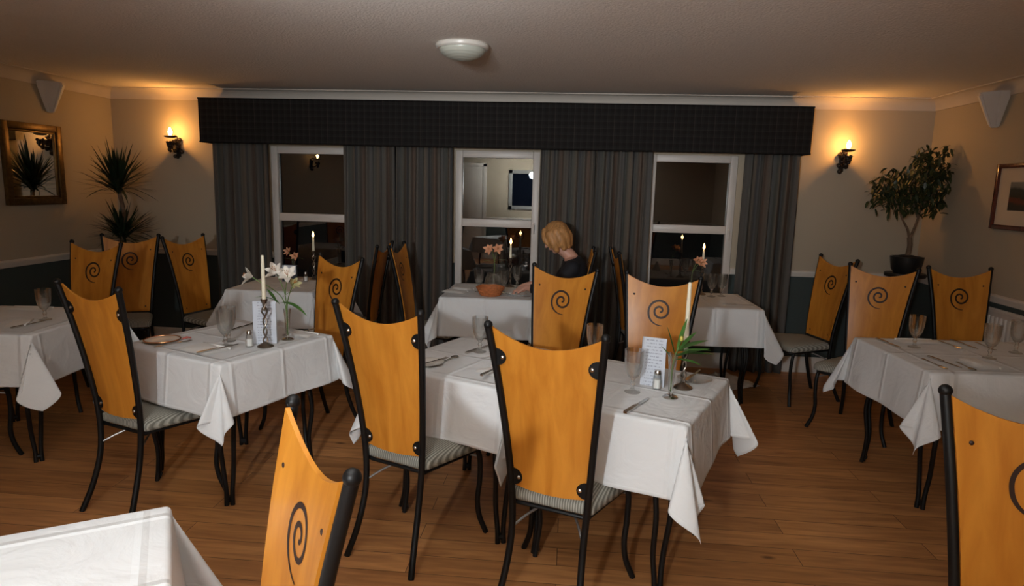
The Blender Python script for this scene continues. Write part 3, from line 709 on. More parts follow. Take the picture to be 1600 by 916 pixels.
make_sconce((XL, 1.3, 1.935), -PI/2, 'lit iron sconce out of frame, seen only as a reflection in the left window', 5)
# ceiling lamp
t = thing('ceiling_lamp', 'unlit round flush ceiling lamp with frosted ribbed glass', 'ceiling light', (-.675, 3.95, ZC))
bm = bmesh.new(); lathe(bm, [(0, 0), (.152, 0), (.158, -.008), (.156, -.022), (.146, -.030), (.132, -.028), (.132, -.01), (0, -.01)], 48); obj('rim', bm, 'lamp_rim', t)
bm = bmesh.new(); pr = []
for k in range(25):
    a = k/24*PI/2; r = .136*math.cos(a); pr.append((max(r, 0), -.026-.066*math.sin(a)+(.0016 if k % 4 < 2 else 0)))
lathe(bm, pr, 48); obj('lamp_glass', bm, 'glasslamp', t)
# mirror on the left wall
t = thing('wall_mirror', 'gilt framed mirror on the left wall', 'mirror', (XL, 4.975, 1.685))
hy, hz, fw = .295, .325, .055
bm = bmesh.new()
for lo, hi in (((-hy, -hz), (-hy+fw, hz)), ((hy-fw, -hz), (hy, hz)), ((-hy+fw, hz-fw), (hy-fw, hz)), ((-hy+fw, -hz), (hy-fw, -hz+fw))): box(bm, (.002, lo[0], lo[1]), (.035, hi[0], hi[1]), .006)
for lo, hi in (((-hy+fw, -hz+fw), (-hy+fw+.018, hz-fw)), ((hy-fw-.018, -hz+fw), (hy-fw, hz-fw)), ((-hy+fw+.018, hz-fw-.018), (hy-fw-.018, hz-fw)), ((-hy+fw+.018, -hz+fw), (hy-fw-.018, -hz+fw+.018))): box(bm, (.002, lo[0], lo[1]), (.022, hi[0], hi[1]), .004)
obj('frame', bm, 'gilt', t)
bm = bmesh.new(); box(bm, (.003, -hy+fw+.01, -hz+fw+.01), (.010, hy-fw-.01, hz-fw-.01)); obj('mirror_glass', bm, 'mirror', t, smooth=False)
# picture on the right wall
t = thing('framed_picture', 'mahogany framed landscape print on the right wall', 'picture', (XR, 4.49, 1.625))
hy, hz, fw = .50, .228, .032
bm = bmesh.new()
for lo, hi in (((-hy, -hz), (-hy+fw, hz)), ((hy-fw, -hz), (hy, hz)), ((-hy+fw, hz-fw), (hy-fw, hz)), ((-hy+fw, -hz), (hy-fw, -hz+fw))): box(bm, (-.028, lo[0], lo[1]), (-.002, hi[0], hi[1]), .005)
obj('frame', bm, 'mahogany', t)
bm = bmesh.new(); box(bm, (-.012, -hy+fw, -hz+fw), (-.003, hy-fw, hz-fw)); obj('mount', bm, 'mount', t, smooth=False)
bm = bmesh.new(); box(bm, (-.0135, -hy+.155, -.095), (-.0125, hy-.155, .10)); obj('print', bm, 'landscape', t, smooth=False)
# wedge speakers near the ceiling
def speaker(loc, sx, label):
    t = thing('wall_speaker', label, 'speaker', loc, 0, 'white wedge speakers high on the side walls')
    bm = bmesh.new()
    # tapering wedge: wide on top, pointed below, against the side wall; sx = direction into the room
    top = [(0, -.125), (sx*.07, -.115), (sx*.155, -.02), (sx*.155, .02), (sx*.07, .115), (0, .125)]; bot = [(0, -.03), (sx*.02, -.028), (sx*.05, -.01), (sx*.05, .01), (sx*.02, .028), (0, .03)]
    A = [bm.verts.new((x, y, .125)) for x, y in top]; B = [bm.verts.new((x, y, -.12)) for x, y in bot]
    fs = [bm.faces.new(A), bm.faces.new(B)]
    for i in range(6): fs.append(bm.faces.new((A[i], A[(i+1) % 6], B[(i+1) % 6], B[i])))
    bmesh.ops.recalc_face_normals(bm, faces=fs)
    bmesh.ops.bevel(bm, geom=list(bm.edges), offset=.008, segments=2, affect='EDGES'); obj('cabinet', bm, 'speaker', t, angle=30)
    bm = bmesh.new(); q = [(sx*.157, -.012, .10), (sx*.157, .012, .10), (sx*.060, .006, -.10), (sx*.060, -.006, -.10)]
    vs = [bm.verts.new(p) for p in q]+[bm.verts.new((p[0]-sx*.012, p[1], p[2])) for p in q]
    fs = [bm.faces.new(vs[:4]), bm.faces.new(vs[4:])]
    for i in range(4): fs.append(bm.faces.new((vs[i], vs[(i+1) % 4], vs[4+(i+1) % 4], vs[4+i])))
    bmesh.ops.recalc_face_normals(bm, faces=fs); obj('grille_strip', bm, 'white_paint', t)
speaker((XL, 5.19, 2.235), 1, 'white wedge speaker high on the left wall above the mirror')
speaker((XR, 5.10, 2.235), -1, 'white wedge speaker high on the right wall above the potted tree')
# radiator
t = thing('radiator', 'white panel radiator on the right wall below the picture', 'radiator', (XR, 4.33, 0))
bm = bmesh.new(); box(bm, (-.075, -.55, .20), (-.045, .55, .83), .006)
for k in range(24):
    y = -.52+1.04*k/23; tube(bm, [(-.077, y, .235), (-.077, y, .80)], .011, 8)
obj('panel', bm, 'radiator', t)
bm = bmesh.new(); box(bm, (-.085, -.555, .83), (-.030, .555, .845), .004)
for k in range(30): box(bm, (-.078, -.53+k*.036, .845), (-.038, -.508+k*.036, .849))
obj('top_grille', bm, 'radiator', t)
bm = bmesh.new()
for y in (-.4, .4): box(bm, (-.046, y-.02, .30), (-.001, y+.02, .72), .003)
tube(bm, [(-.06, .56, .24), (-.06, .60, .24), (-.06, .60, .0)], .008, 8); obj('bracket', bm, 'radiator', t)

# ------------------------------------------------------------------ plants
def dracaena(loc):
    rnd = random.Random(8)
    t = thing('dracaena_plant', 'tall spiky two-headed plant in the left corner behind the chairs', 'plant', loc)
    bm = bmesh.new(); lathe(bm, [(0, 0), (.11, 0), (.125, .03), (.15, .26), (.158, .29), (.145, .29), (.138, .25), (0, .25)], 28); obj('pot', bm, 'pot', t)
    bm = bmesh.new(); lathe(bm, [(.139, .252), (.07, .262), (0, .258)], 20); obj('soil', bm, 'soil', t)
    bm = bmesh.new(); tube(bm, spline([(0, 0, .25), (.02, 0, .7), (0, 0, 1.06), (.02, .01, 1.3), (-.01, 0, 1.52)], 6), [.024-.008*i/24 for i in range(25)], 10)
    obj('trunk', bm, 'bark', t)
    for hz, R, n, cx in ((1.45, .40, 150, -.01), (1.04, .36, 150, .0)):
        bm = bmesh.new()
        for k in range(n):
            a = rnd.uniform(0, 2*PI); el = rnd.uniform(-.05, 1.45); L = R*rnd.uniform(.65, 1.1)*(.72 if math.cos(a) < -.6 else 1)
            d = (math.cos(a)*math.cos(el), math.sin(a)*math.cos(el), math.sin(el)); w = .021
            leaf(bm, (cx+.01*math.cos(a), .01*math.sin(a), hz+rnd.uniform(0, .10)), d, (0, 0, 1), L, w, .22*(1.4-el)*rnd.uniform(.3, 1.1), 6)
        obj('leaf_crown', bm, 'dleaf', t)
dracaena((-3.95, 5.40, 0))
def ficus(loc):
    rnd = random.Random(21)
    st = thing('plant_stand', 'dark tall plant stand in the right corner behind two chairs', 'plant stand', loc)
    bm = bmesh.new(); lathe(bm, [(0, .955), (.15, .955), (.155, .97), (.15, .985), (0, .985)], 28); obj('stand_top', bm, 'pedestal', st)
    bm = bmesh.new(); lathe(bm, [(0, .06), (.045, .06), (.05, .10), (.030, .16), (.032, .5), (.044, .56), (.030, .62), (.030, .88), (.06, .94), (.06, .956), (0, .956)], 20); obj('column', bm, 'pedestal', st)
    for k in range(3):
        a = 2*PI*k/3+.5; bm = bmesh.new(); tube(bm, spline([(.03*math.cos(a), .03*math.sin(a), .14), (.10*math.cos(a), .10*math.sin(a), .10), (.17*math.cos(a), .17*math.sin(a), .016)], 6), .016, 8); obj('foot', bm, 'pedestal', st)
    t = thing('ficus_tree', 'bushy indoor tree in a dark bowl on the stand in the right corner', 'plant', (loc[0], loc[1], .986))
    bm = bmesh.new(); lathe(bm, [(0, 0), (.085, 0), (.108, .03), (.120, .10), (.124, .135), (.112, .135), (.105, .115), (0, .115)], 30)
    obj('pot', bm, 'pot', t)
    bm = bmesh.new(); lathe(bm, [(.106, .116), (.08, .138), (.04, .148), (0, .146)], 20); obj('soil', bm, 'soil', t)
    bm = bmesh.new()
    tube(bm, spline([(0, 0, .13), (.01, 0, .22), (.0, .0, .29)], 6), [.019]*13, 10)
    br = [[(0, 0, .28), (-.03, -.01, .36), (-.09, -.02, .45), (-.16, -.02, .60), (-.24, 0, .72)], [(0, 0, .28), (.03, 0, .38), (.06, .01, .50), (.08, .02, .66), (.14, 0, .80)],
          [(.05, .01, .46), (.0, .0, .56), (-.06, -.03, .68), (-.02, -.05, .80)], [(.07, .02, .56), (.16, 0, .66), (.22, -.03, .74)], [(.08, .02, .66), (.03, -.05, .74), (.04, -.08, .84)]]
    for b in br: tube(bm, spline(b, 5), [.012-.009*i/(5*(len(b)-1)) for i in range(5*(len(b)-1)+1)], 8)
    obj('trunk', bm, 'bark', t)
    bm = bmesh.new()
    cl = [((-.24, 0, .72), .15), ((-.29, -.02, .62), .11), ((-.10, -.04, .74), .15), ((.02, -.03, .70), .16), ((.10, 0, .86), .15), ((.20, -.01, .82), .13), ((.20, -.03, .66), .12), ((-.02, .0, .60), .13), ((-.16, -.02, .58), .11), ((.13, -.04, .56), .10), ((.05, .03, .95), .10), ((.20, .0, .98), .07)]
    for c, r in cl:
        for k in range(int(95*(r/.13)**2)):
            d = Vector((rnd.gauss(0, 1), rnd.gauss(0, 1), rnd.gauss(0, 1))).normalized()*r*rnd.random()**.45
            p = Vector(c)+d; q = Vector((rnd.uniform(-1, 1), rnd.uniform(-1, 1), rnd.uniform(-1.2, .2)))
            p.x = min(p.x*.94, .20); p.y = min(p.y, .22)
            leaf(bm, p, q, (rnd.uniform(-.5, .5), rnd.uniform(-.5, .5), 1), rnd.uniform(.045, .065), .024, .3, 3)
    obj('foliage', bm, 'fleaf', t)
ficus((2.775, 5.58, 0))

# ------------------------------------------------------------------ table settings
def single(name, bm, m, loc, rz, label, cat, group=None, angle=40):
    o = obj(name, bm, m, angle=angle); o.location = loc; o.rotation_euler = (0, 0, rz); return tag(o, label, cat, group)
_mesh = {}
def stamp(key, build, m, loc, rz, label, cat, group, rx=0):
    if key not in _mesh:
        bm = bmesh.new(); build(bm); o = obj(key, bm, m); _mesh[key] = o.data
    else:
        o = bpy.data.objects.new(key, _mesh[key]); C.objects.link(o)
    o.location = loc; o.rotation_euler = (rx, 0, rz); return tag(o, label, cat, group)
def b_goblet(bm):
    lathe(bm, [(0, 0), (.033, 0), (.034, .003), (.020, .007), (.0085, .014), (.0075, .03), (.0125, .040), (.0075, .052), (.010, .058), (.022, .070), (.033, .092), (.0385, .125), (.0405, .165), (.041, .185),
               (.0396, .185), (.039, .165), (.037, .125), (.0315, .094), (.020, .074), (.008, .066), (0, .064)], 28)
def goblet(x, y, label): stamp('water_goblet', b_goblet, 'glass', (x, y, ZTAB), 0, label, 'glass', 'stemmed water goblets')
def b_knife(bm):
    prism(bm, [(-.0075, -.115), (.0075, -.115), (.0095, -.10), (.008, -.02), (.0055, -.005), (-.0055, -.005), (-.008, -.02), (-.0095, -.10)], .001, .0085, ax=2)
    prism(bm, [(-.005, -.006), (.005, -.006), (.0075, .005), (.0085, .08), (.006, .105), (0, .117), (-.005, .105), (-.0065, .02)], .0035, .0055, ax=2)
def b_fork(bm):
    prism(bm, [(-.006, -.10), (.006, -.10), (.0085, -.088), (.004, -.03), (.0035, .02), (.006, .035), (.0115, .046), (-.0115, .046), (-.006, .035), (-.0035, .02), (-.004, -.03), (-.0085, -.088)], .002, .005, ax=2)
    for k in range(4):
        x = -.0092+k*.0061; tube(bm, spline([(x, .044, .0035), (x, .07, .002), (x, .095, .005)], 3), .0017, 6)
def b_spoon(bm):
    prism(bm, [(-.006, -.09), (.006, -.09), (.008, -.078), (.0035, -.02), (.0035, .03), (-.0035, .03), (-.0035, -.02), (-.008, -.078)], .002, .005, ax=2)
    ball(bm, (0, .052, .005), .02, sx=.85, sy=1.35, sz=.22, seg=14)
def cut(kind, a, b, label, scale=None):
    bld = {'table_knife': b_knife, 'table_fork': b_fork, 'table_spoon': b_spoon}[kind]
    d = Vector((b[0]-a[0], b[1]-a[1])); rz = math.atan2(d.y, d.x)-PI/2
    stamp(kind, bld, 'steel', ((a[0]+b[0])/2, (a[1]+b[1])/2, ZTAB+(.0005 if scale is None else scale)), rz, label, {'table_knife': 'knife', 'table_fork': 'fork', 'table_spoon': 'spoon'}[kind], 'cutlery laid on the tables')
def napkin(x, y, rz, label, L=.19, W=.11, seed=0, h=.012):
    bm = bmesh.new(); nx, ny = 10, 14
    for lay in range(3):
        gx = []
        for i in range(nx+1):
            r = []
            for j in range(ny+1):
                u, v = -1+2*i/nx, -1+2*j/ny
                z = .001+h*(lay+.6)/3+.003*noise.noise(Vector((u*1.6+seed, v*1.6, lay*.4)))-(h*.35*(max(abs(u), abs(v))**5))
                r.append(bm.verts.new((u*W/2*(1-.03*lay), v*L/2*(1-.03*lay), max(z, .0008+.0008*lay))))
            gx.append(r)
        for i in range(nx):
            for j in range(ny): bm.faces.new((gx[i][j], gx[i+1][j], gx[i+1][j+1], gx[i][j+1]))
    # rolled fold along one side
    tube(bm, [(W/2-.004, -L/2+.004, .0065), (W/2-.002, 0, .0075), (W/2-.005, L/2-.004, .0065)], .0055, 8)
    return single('napkin', bm, 'napkin', (x, y, ZTAB), rz, label, 'napkin', 'folded white napkins', angle=180)
def b_plate(bm):
    lathe(bm, [(0, 0), (.045, 0), (.05, .003), (.075, .011), (.078, .0135), (.075, .0135), (.05, .0065), (.044, .004), (0, .004)], 36)
def plate(x, y, label, m='china'): stamp('side_plate' if m == 'china' else 'glass_plate', b_plate, m, (x, y, ZTAB), 0, label, 'plate', 'side plates')
def menu(x, y, rz, label, H=.215, W=.105, D=.055, dark=False):
    t = thing('menu_card', label, 'menu', (x, y, ZTAB), rz, 'standing menu cards')
    bm = bmesh.new(); th = .0012
    # three-fold card standing as a leaning prism, front faces -y
    def slab(p, q, z0, z1, lean0, lean1, mi=0):
        p = Vector((*p, 0)); q = Vector((*q, 0)); n = Vector((q.y-p.y, p.x-q.x, 0)).normalized()*th
        v = [p+Vector((0, lean0, z0)), q+Vector((0, lean0, z0)), q+Vector((0, lean1, z1)), p+Vector((0, lean1, z1))]
        A = [bm.verts.new(k) for k in v]; B = [bm.verts.new(k+n) for k in v]; fs = [bm.faces.new(A), bm.faces.new(list(reversed(B)))]
        for i in range(4): fs.append(bm.faces.new((A[i], B[i], B[(i+1) % 4], A[(i+1) % 4])))
        for f in fs: f.material_index = mi
        bmesh.ops.recalc_face_normals(bm, faces=fs)
    slab((-W/2, -D/2), (W/2, -D/2), 0, H, 0, .008, 2 if dark else 0); slab((W/2, -D/2), (W/2-.012, D/2), 0, H-.012, 0, 0, 1); slab((-W/2, -D/2), (-W/2+.012, D/2), 0, H-.012, 0, 0, 0)
    obj('card', bm, ['menu', 'navy', 'navy'], t, smooth=False)
    bm = bmesh.new(); A = [(-W/2, -D/2+.008, H), (W/2, -D/2+.008, H), (W/2-.012, D/2, H-.010), (-W/2+.012, D/2, H-.010)]
    v = [bm.verts.new(p) for p in A]+[bm.verts.new((p[0], p[1], p[2]-.0015)) for p in A]; fs = [bm.faces.new(v[:4]), bm.faces.new(v[4:])]
    for i in range(4): fs.append(bm.faces.new((v[i], v[(i+1) % 4], v[4+(i+1) % 4], v[4+i])))
    bmesh.ops.recalc_face_normals(bm, faces=fs); obj('top_flap', bm, 'paper', t, smooth=False)
    if dark:
        bm = bmesh.new(); box(bm, (-W/2+.004, -D/2-.004+.004, H*.52), (W/2-.004, -D/2+.001, H*.97)); obj('paper_insert', bm, 'paper', t, smooth=False)
def shaker(x, y, label, m='salt', rz=0):
    t = thing('salt_shaker', label, 'shaker', (x, y, ZTAB), rz, 'glass shakers')
    bm = bmesh.new(); lathe(bm, [(0, 0), (.018, 0), (.02, .004), (.018, .05), (.014, .065), (.013, .065), (.0165, .05), (.018, .006), (0, .005)], 16); obj('glass_body', bm, 'glass', t)
    bm = bmesh.new(); lathe(bm, [(0, .0055), (.0165, .006), (.0152, .042), (0, .043)], 14); obj('contents', bm, m, t)
    bm = bmesh.new(); lathe(bm, [(.0145, .064), (.015, .074), (.011, .084), (0, .087)], 16); obj('cap', bm, 'steel', t)
def candlestick(x, y, label, clabel, h=.25, ch=.22, lit=False, tilt=(0, 0)):
    t = thing('candlestick', label, 'candlestick', (x, y, ZTAB), 0, 'twisted metal candlesticks')
    bm = bmesh.new(); lathe(bm, [(0, 0), (.040, 0), (.042, .004), (.034, .011), (.016, .020), (.008, .026), (0, .027)], 28); obj('base', bm, 'pewter', t)
    bm = bmesh.new()
    for p in (0, PI):
        tube(bm, [(.0075*math.cos(p+4*PI*k/30)*(1+.9*math.exp(-((k/30-.82)/.09)**2)+.8*math.exp(-((k/30-.12)/.07)**2)), .0075*math.sin(p+4*PI*k/30)*(1+.9*math.exp(-((k/30-.82)/.09)**2)+.8*math.exp(-((k/30-.12)/.07)**2)), .022+(h-.045)*k/30) for k in range(31)], .0045, 8)
    ball(bm, (0, 0, h*.8), .012, seg=12)
    for k in range(4):
        a = PI/2*k; leaf(bm, (0, 0, h*.78), (math.cos(a), math.sin(a), .5), (0, 0, 1), .032, .016, .5, 4)
    obj('stem', bm, 'pewter', t)
    bm = bmesh.new(); lathe(bm, [(0, h-.03), (.008, h-.028), (.016, h-.012), (.0175, h), (.0125, h), (.011, h-.012), (0, h-.012)], 20); obj('cup', bm, 'pewter', t)
    c = thing('taper_candle', clabel, 'candle', (x, y, ZTAB+h-.0115), 0, 'ivory taper candles')
    bm = bmesh.new(); lathe(bm, [(0, 0), (.0105, 0), (.0108, .02), (.0085, ch*.8), (.0075, ch-.004), (.004, ch), (0, ch-.001)], 16); obj('wax_body', bm, 'wax', c)
    bm = bmesh.new(); tube(bm, [(0, 0, ch-.002), (.0008, 0, ch+.005), (.0016, .0006, ch+.011)], .0009, 6); tag(obj('wick', bm, 'black_cloth', c), 'black wick')
    if lit:
        bm = bmesh.new(); lathe(bm, [(0, ch+.003), (.006, ch+.009), (.0095, ch+.019), (.0075, ch+.033), (.003, ch+.048), (0, ch+.056)], 14); tag(obj('flame', bm, 'flame', c), 'small burning flame')
        light('candle_light', 'POINT', (x, y, ZTAB+h+ch+.015), .55, (1, .52, .18), shadow_soft_size=.012)
def vase(x, y, label, h=.19, m='glass'):
    t = thing('bud_vase', label, 'vase', (x, y, ZTAB), 0, 'slim glass bud vases')
    bm = bmesh.new(); lathe(bm, [(0, .012), (.006, .014), (.010, .03), (.0125, .08), (.016, .14), (.021, h), (.0195, h), (.0145, .14), (.011, .08), (.008, .035), (0, .026)], 20); obj('glass_tube', bm, 'glass', t)
    bm = bmesh.new(); lathe(bm, [(0, 0), (.030, 0), (.032, .004), (.024, .010), (.010, .014), (0, .015)], 24); tag(obj('foot', bm, 'steel', t), 'polished round metal foot')
def flower(base, tip, label, cat, petals='lily', leaves=(), bloom=.055, aim=(0, -.4, .6), blooms=None, group=None):
    t = thing(cat.replace(' ', '_')+'_stem', label, cat, base, 0, group); b = Vector(base); rnd = random.Random(int(abs(tip[0]*1000))); tp = Vector(tip)-b
    bm = bmesh.new(); mid = Vector((tp.x*.12, tp.y*.12, tp.z*.62)); tube(bm, spline([(0, 0, 0), mid, tp], 8), .0026, 8)
    for o in (blooms or [])[1:]: tube(bm, spline([mid, (mid+Vector(o)-b)/2+Vector((0, 0, .015)), Vector(o)-b], 5), .002, 8)
    obj('stem', bm, 'stem', t)
    if petals:
        for q in ([tip] if not blooms else blooms):
            q = Vector(q)-b; ax = (Vector((q.x, q.y, 0))*5+Vector(aim)).normalized(); s = ax.orthogonal().normalized(); s2 = ax.cross(s)
            bm = bmesh.new()
            for k in range(6):
                a = PI/3*k+rnd.uniform(-.1, .1); rad = s*math.cos(a)+s2*math.sin(a)
                leaf(bm, q-ax*.01, ax*(.75 if k % 2 else .95)+rad*.9, -rad+ax*.5, bloom*(1 if k % 2 else .92), bloom*.42, .12, 5, fold=.3)
            for k in range(5):
                a = 2*PI*k/5; rad = s*math.cos(a)+s2*math.sin(a); tube(bm, [q, q+ax*bloom*.5+rad*bloom*.12], .0009, 5, mi=1); ball(bm, q+ax*bloom*.5+rad*bloom*.12, .0024, seg=6, mi=1)
            obj('bloom', bm, [petals, 'stamen'], t, angle=180)
    if leaves:
        for lb, ld, L, w, dr in leaves:
            bm = bmesh.new(); leaf(bm, Vector(lb)-b, ld, (0, 0, 1), L, w, dr, 7); obj('leaf', bm, 'leaf', t, angle=180)
    return t
# --- right joined table
TM = 'on the right one of the joined centre tables'
goblet(.29, 2.671, 'goblet beside the white menu card on the joined centre tables')
goblet(.142, 3.15, 'goblet behind the top right post of the centre foreground chair')
menu(.392, 2.80, a_mid+.10, 'white standing menu card with printed lines beside green leaves')
shaker(.400, 2.735, 'salt shaker standing in front of the white menu card'); 
vase(.44, 2.62, 'bud vase holding green leaves beside the white menu card')
candlestick(.515, 2.765, 'candlestick behind the green leaves, with round domed base', 'unlit ivory candle rising in front of the glare on a chair back', h=.215, ch=.262)
flower((.44, 2.62, ZTAB+.03), (.475, 2.66, .985), 'spray of green leaves with one yellow bud in a bud vase', 'foliage', None,
       leaves=[((.455, 2.635, .93), (.95, .1, .40), .15, .042, .15), ((.458, 2.64, .95), (.8, -.3, .25), .14, .040, .12), ((.46, 2.64, .955), (.75, .35, .32), .16, .040, .15), ((.452, 2.635, .93), (-.28, .1, .9), .13, .024, 0), ((.46, 2.65, .95), (.25, .1, 1), .15, .030, .05), ((.47, 2.65, .96), (.6, .2, .7), .11, .030, .1), ((.45, 2.63, .92), (.7, -.5, .15), .12, .034, .2), ((.448, 2.63, .91), (-.6, .2, .75), .09, .020, .1), ((.46, 2.64, .94), (.95, -.1, .15), .15, .036, .1)])
bm = bmesh.new(); ball(bm, (.035, .03, .215), .008, sz=1.5, seg=10); bpy.data.objects['foliage_stem']; obj('bud', bm, 'yellow', bpy.data.objects['foliage_stem'])
cut('table_knife', (.241, 2.401), (.345, 2.587), 'knife lying near the front edge beside the menu card table corner')
plate(.588, 2.885, 'clear glass side plate at the back corner by the dark knife', 'glass')
cut('table_knife', (.536, 2.833), (.649, 3.059), 'dark-looking knife lying beside the glass plate behind the candle', .006)
napkin(.02, 2.53, a_mid+PI/2, 'napkin just right of the centre foreground chair back', seed=1)
# --- left joined table
goblet(-.438, 3.215, 'goblet left of the centre foreground chair post, on the left joined table')
cut('table_knife', (-.50, 3.17), (-.40, 3.37), 'knife lying behind the goblet on the left joined table')
plate(-.650, 2.94, 'white side plate behind the right post of the second chair')
cut('table_fork', (-.685, 2.86), (-.565, 3.04), 'fork laid across the side plate on the left joined table', .010)
cut('table_spoon', (-.60, 2.95), (-.53, 3.12), 'small spoon lying next to the side plate on the left joined table')
napkin(-.30, 2.84, a_mid+PI/2-.2, 'napkin half hidden by the post of the centre foreground chair', seed=3)
cut('table_knife', (-.36, 2.735), (-.27, 2.93), 'knife lying on the napkin beside the centre foreground chair', .018)
# --- lily table
goblet(-1.735, 3.085, 'goblet in front on the lily table'); goblet(-1.775, 3.19, 'goblet standing just behind the front one on the lily table')
menu(-1.575, 3.20, .30, 'white standing menu card behind the unlit candle on the lily table', H=.225, W=.115)
shaker(-1.615, 3.10, 'white filled shaker left of the menu card on the lily table')
candlestick(-1.537, 3.115, 'ornate candlestick in front of the lily vase', 'tall unlit ivory candle in front of white lilies', h=.25, ch=.235)
vase(-1.490, 3.275, 'bud vase holding white lilies', h=.17)
LB = (-1.490, 3.275, ZTAB+.03); LG = 'lily stems in the vases'
flower(LB, (-1.655, 3.22, 1.105), 'white lily leaning left of the tall unlit candle', 'lily', 'lily', [((-1.53, 3.23, .98), (-.7, -.2, .35), .12, .022, .3), ((-1.525, 3.23, .97), (-.5, .3, .6), .12, .020, .2)], .075, (-.6, -.6, .5), group=LG)
flower(LB, (-1.535, 3.26, 1.125), 'white lily with two open blooms behind the tall unlit candle', 'lily', 'lily', [((-1.515, 3.235, .965), (.8, -.25, .25), .19, .036, .55), ((-1.512, 3.235, .96), (-.3, -.5, .7), .10, .02, .1)], .08, (.1, -.7, .8), [(-1.535, 3.26, 1.125), (-1.47, 3.25, 1.11)], group=LG)
flower(LB, (-1.440, 3.25, 1.07), 'small greenish lily low on the right of the lily vase', 'lily', 'greenish', [((-1.50, 3.235, .99), (.6, .2, .6), .09, .02, .2)], .055, (.5, -.4, .6), group=LG)
napkin(-1.80, 3.0, a_l-.05, 'napkin laid under the knife on the lily table', .22, .15, 5)
cut('table_knife', (-1.765, 2.885), (-1.668, 3.085), 'knife along the napkin at the near corner of the lily table', .0105)
t = thing('bread_plate', 'bread plate with coppery rim at the left corner of the lily table', 'plate', (-2.10, 3.12, ZTAB))
bm = bmesh.new(); lathe(bm, [(0, 0), (.05, 0), (.055, .003), (.086, .011), (.083, .0125), (.05, .006), (0, .005)], 36); obj('dish', bm, 'china', t)
bm = bmesh.new(); tube(bm, [(.086*math.cos(2*PI*k/40), .086*math.sin(2*PI*k/40), .0125) for k in range(41)], .0032, 8, cap=False); tag(obj('rim', bm, 'copper', t), 'shiny copper rim')
cut('table_fork', (-2.055, 2.99), (-1.965, 3.16), 'fork between the copper rimmed plate and the napkin on the lily table')
bm = bmesh.new(); tube(bm, spline([(-.02, -.012, .004), (.0, .0, .010), (.018, .014, .004)], 5), .004, 8); ball(bm, (0, 0, .009), .007, seg=8); single('ribbon_bow', bm, 'red', (-2.01, 3.19, ZTAB), .3, 'small red bow lying on the lily table cloth', 'ribbon')
cut('table_knife', (-1.545, 3.36), (-1.455, 3.545), 'knife at the right side of the lily table'); napkin(-1.465, 3.40, a_l+.05, 'crumpled napkin at the right corner of the lily table', .17, .09, 7)
cut('table_knife', (-1.88, 3.43), (-1.86, 3.62), 'knife at the back of the lily table behind the goblets')
# --- left edge table
goblet(-3.062, 3.476, 'goblet on the table at the left edge'); napkin(-3.115, 3.35, .5, 'napkin beside the knife on the left edge table', .18, .10, 9)
cut('table_knife', (-3.05, 3.235), (-3.03, 3.45), 'knife at the near edge of the left edge table'); napkin(-3.40, 3.745, 1.65, 'napkin at the far side of the left edge table', .26, .09, 10)
cut('table_fork', (-2.985, 3.60), (-2.945, 3.79), 'fork beyond the goblet on the left edge table')
# --- right edge table
goblet(1.983, 3.789, 'leftmost goblet on the long right-hand table'); goblet(2.275, 3.60, 'middle goblet on the long right-hand table'); goblet(2.51, 3.758, 'rightmost goblet on the long right-hand table, by the picture edge')
cut('table_knife', (1.86, 3.965), (1.89, 3.755), 'knife at the far left corner of the long right-hand table')
napkin(2.075, 3.935, .1+PI/2, 'flat napkin behind the leftmost goblet on the long table', .23, .10, 12)
cut('table_knife', (1.945, 3.565), (1.99, 3.345), 'dark knife near the left front of the long right-hand table')
cut('table_fork', (1.885, 3.50), (1.90, 3.32), 'fork left of the dark knife on the long right-hand table')
cut('table_spoon', (2.035, 3.46), (2.03, 3.30), 'spoon right of the dark knife on the long right-hand table')
napkin(2.125, 3.44, .15, 'puffed napkin in front of the middle goblet on the long table', .18, .11, 13, .022)
cut('table_fork', (2.222, 3.97), (2.241, 3.80), 'fork between the leftmost and middle goblets on the long table')
cut('table_knife', (2.315, 4.02), (2.335, 3.81), 'knife beyond the middle goblet on the long right-hand table')
cut('table_fork', (2.432, 3.99), (2.42, 3.79), 'fork left of the rightmost goblet on the long table')
# --- left window table
menu(-2.365, 5.29, .05, 'dark menu card with white sheet under the left window', H=.145, W=.125, D=.05, dark=True)
shaker(-2.24, 5.31, 'shaker on the left window table, left of the candle'); shaker(-2.165, 5.40, 'shaker at the right of the left window table', 'salt')
candlestick(-2.215, 5.43, 'candlestick on the table under the left window', 'burning ivory candle under the left window', h=.255, ch=.125, lit=True)
vase(-2.395, 5.42, 'bud vase on the table under the left window', h=.16)
flower((-2.395, 5.42, ZTAB+.03), (-2.425, 5.40, 1.00), 'pale peach lily under the left window', 'lily', 'peach', [((-2.39, 5.42, .93), (.8, -.2, .35), .11, .022, .3), ((-2.395, 5.42, .92), (-.6, -.3, .4), .09, .02, .3)], .06, (-.2, -.8, .5), [(-2.425, 5.40, 1.0), (-2.36, 5.39, .96)], group=LG)
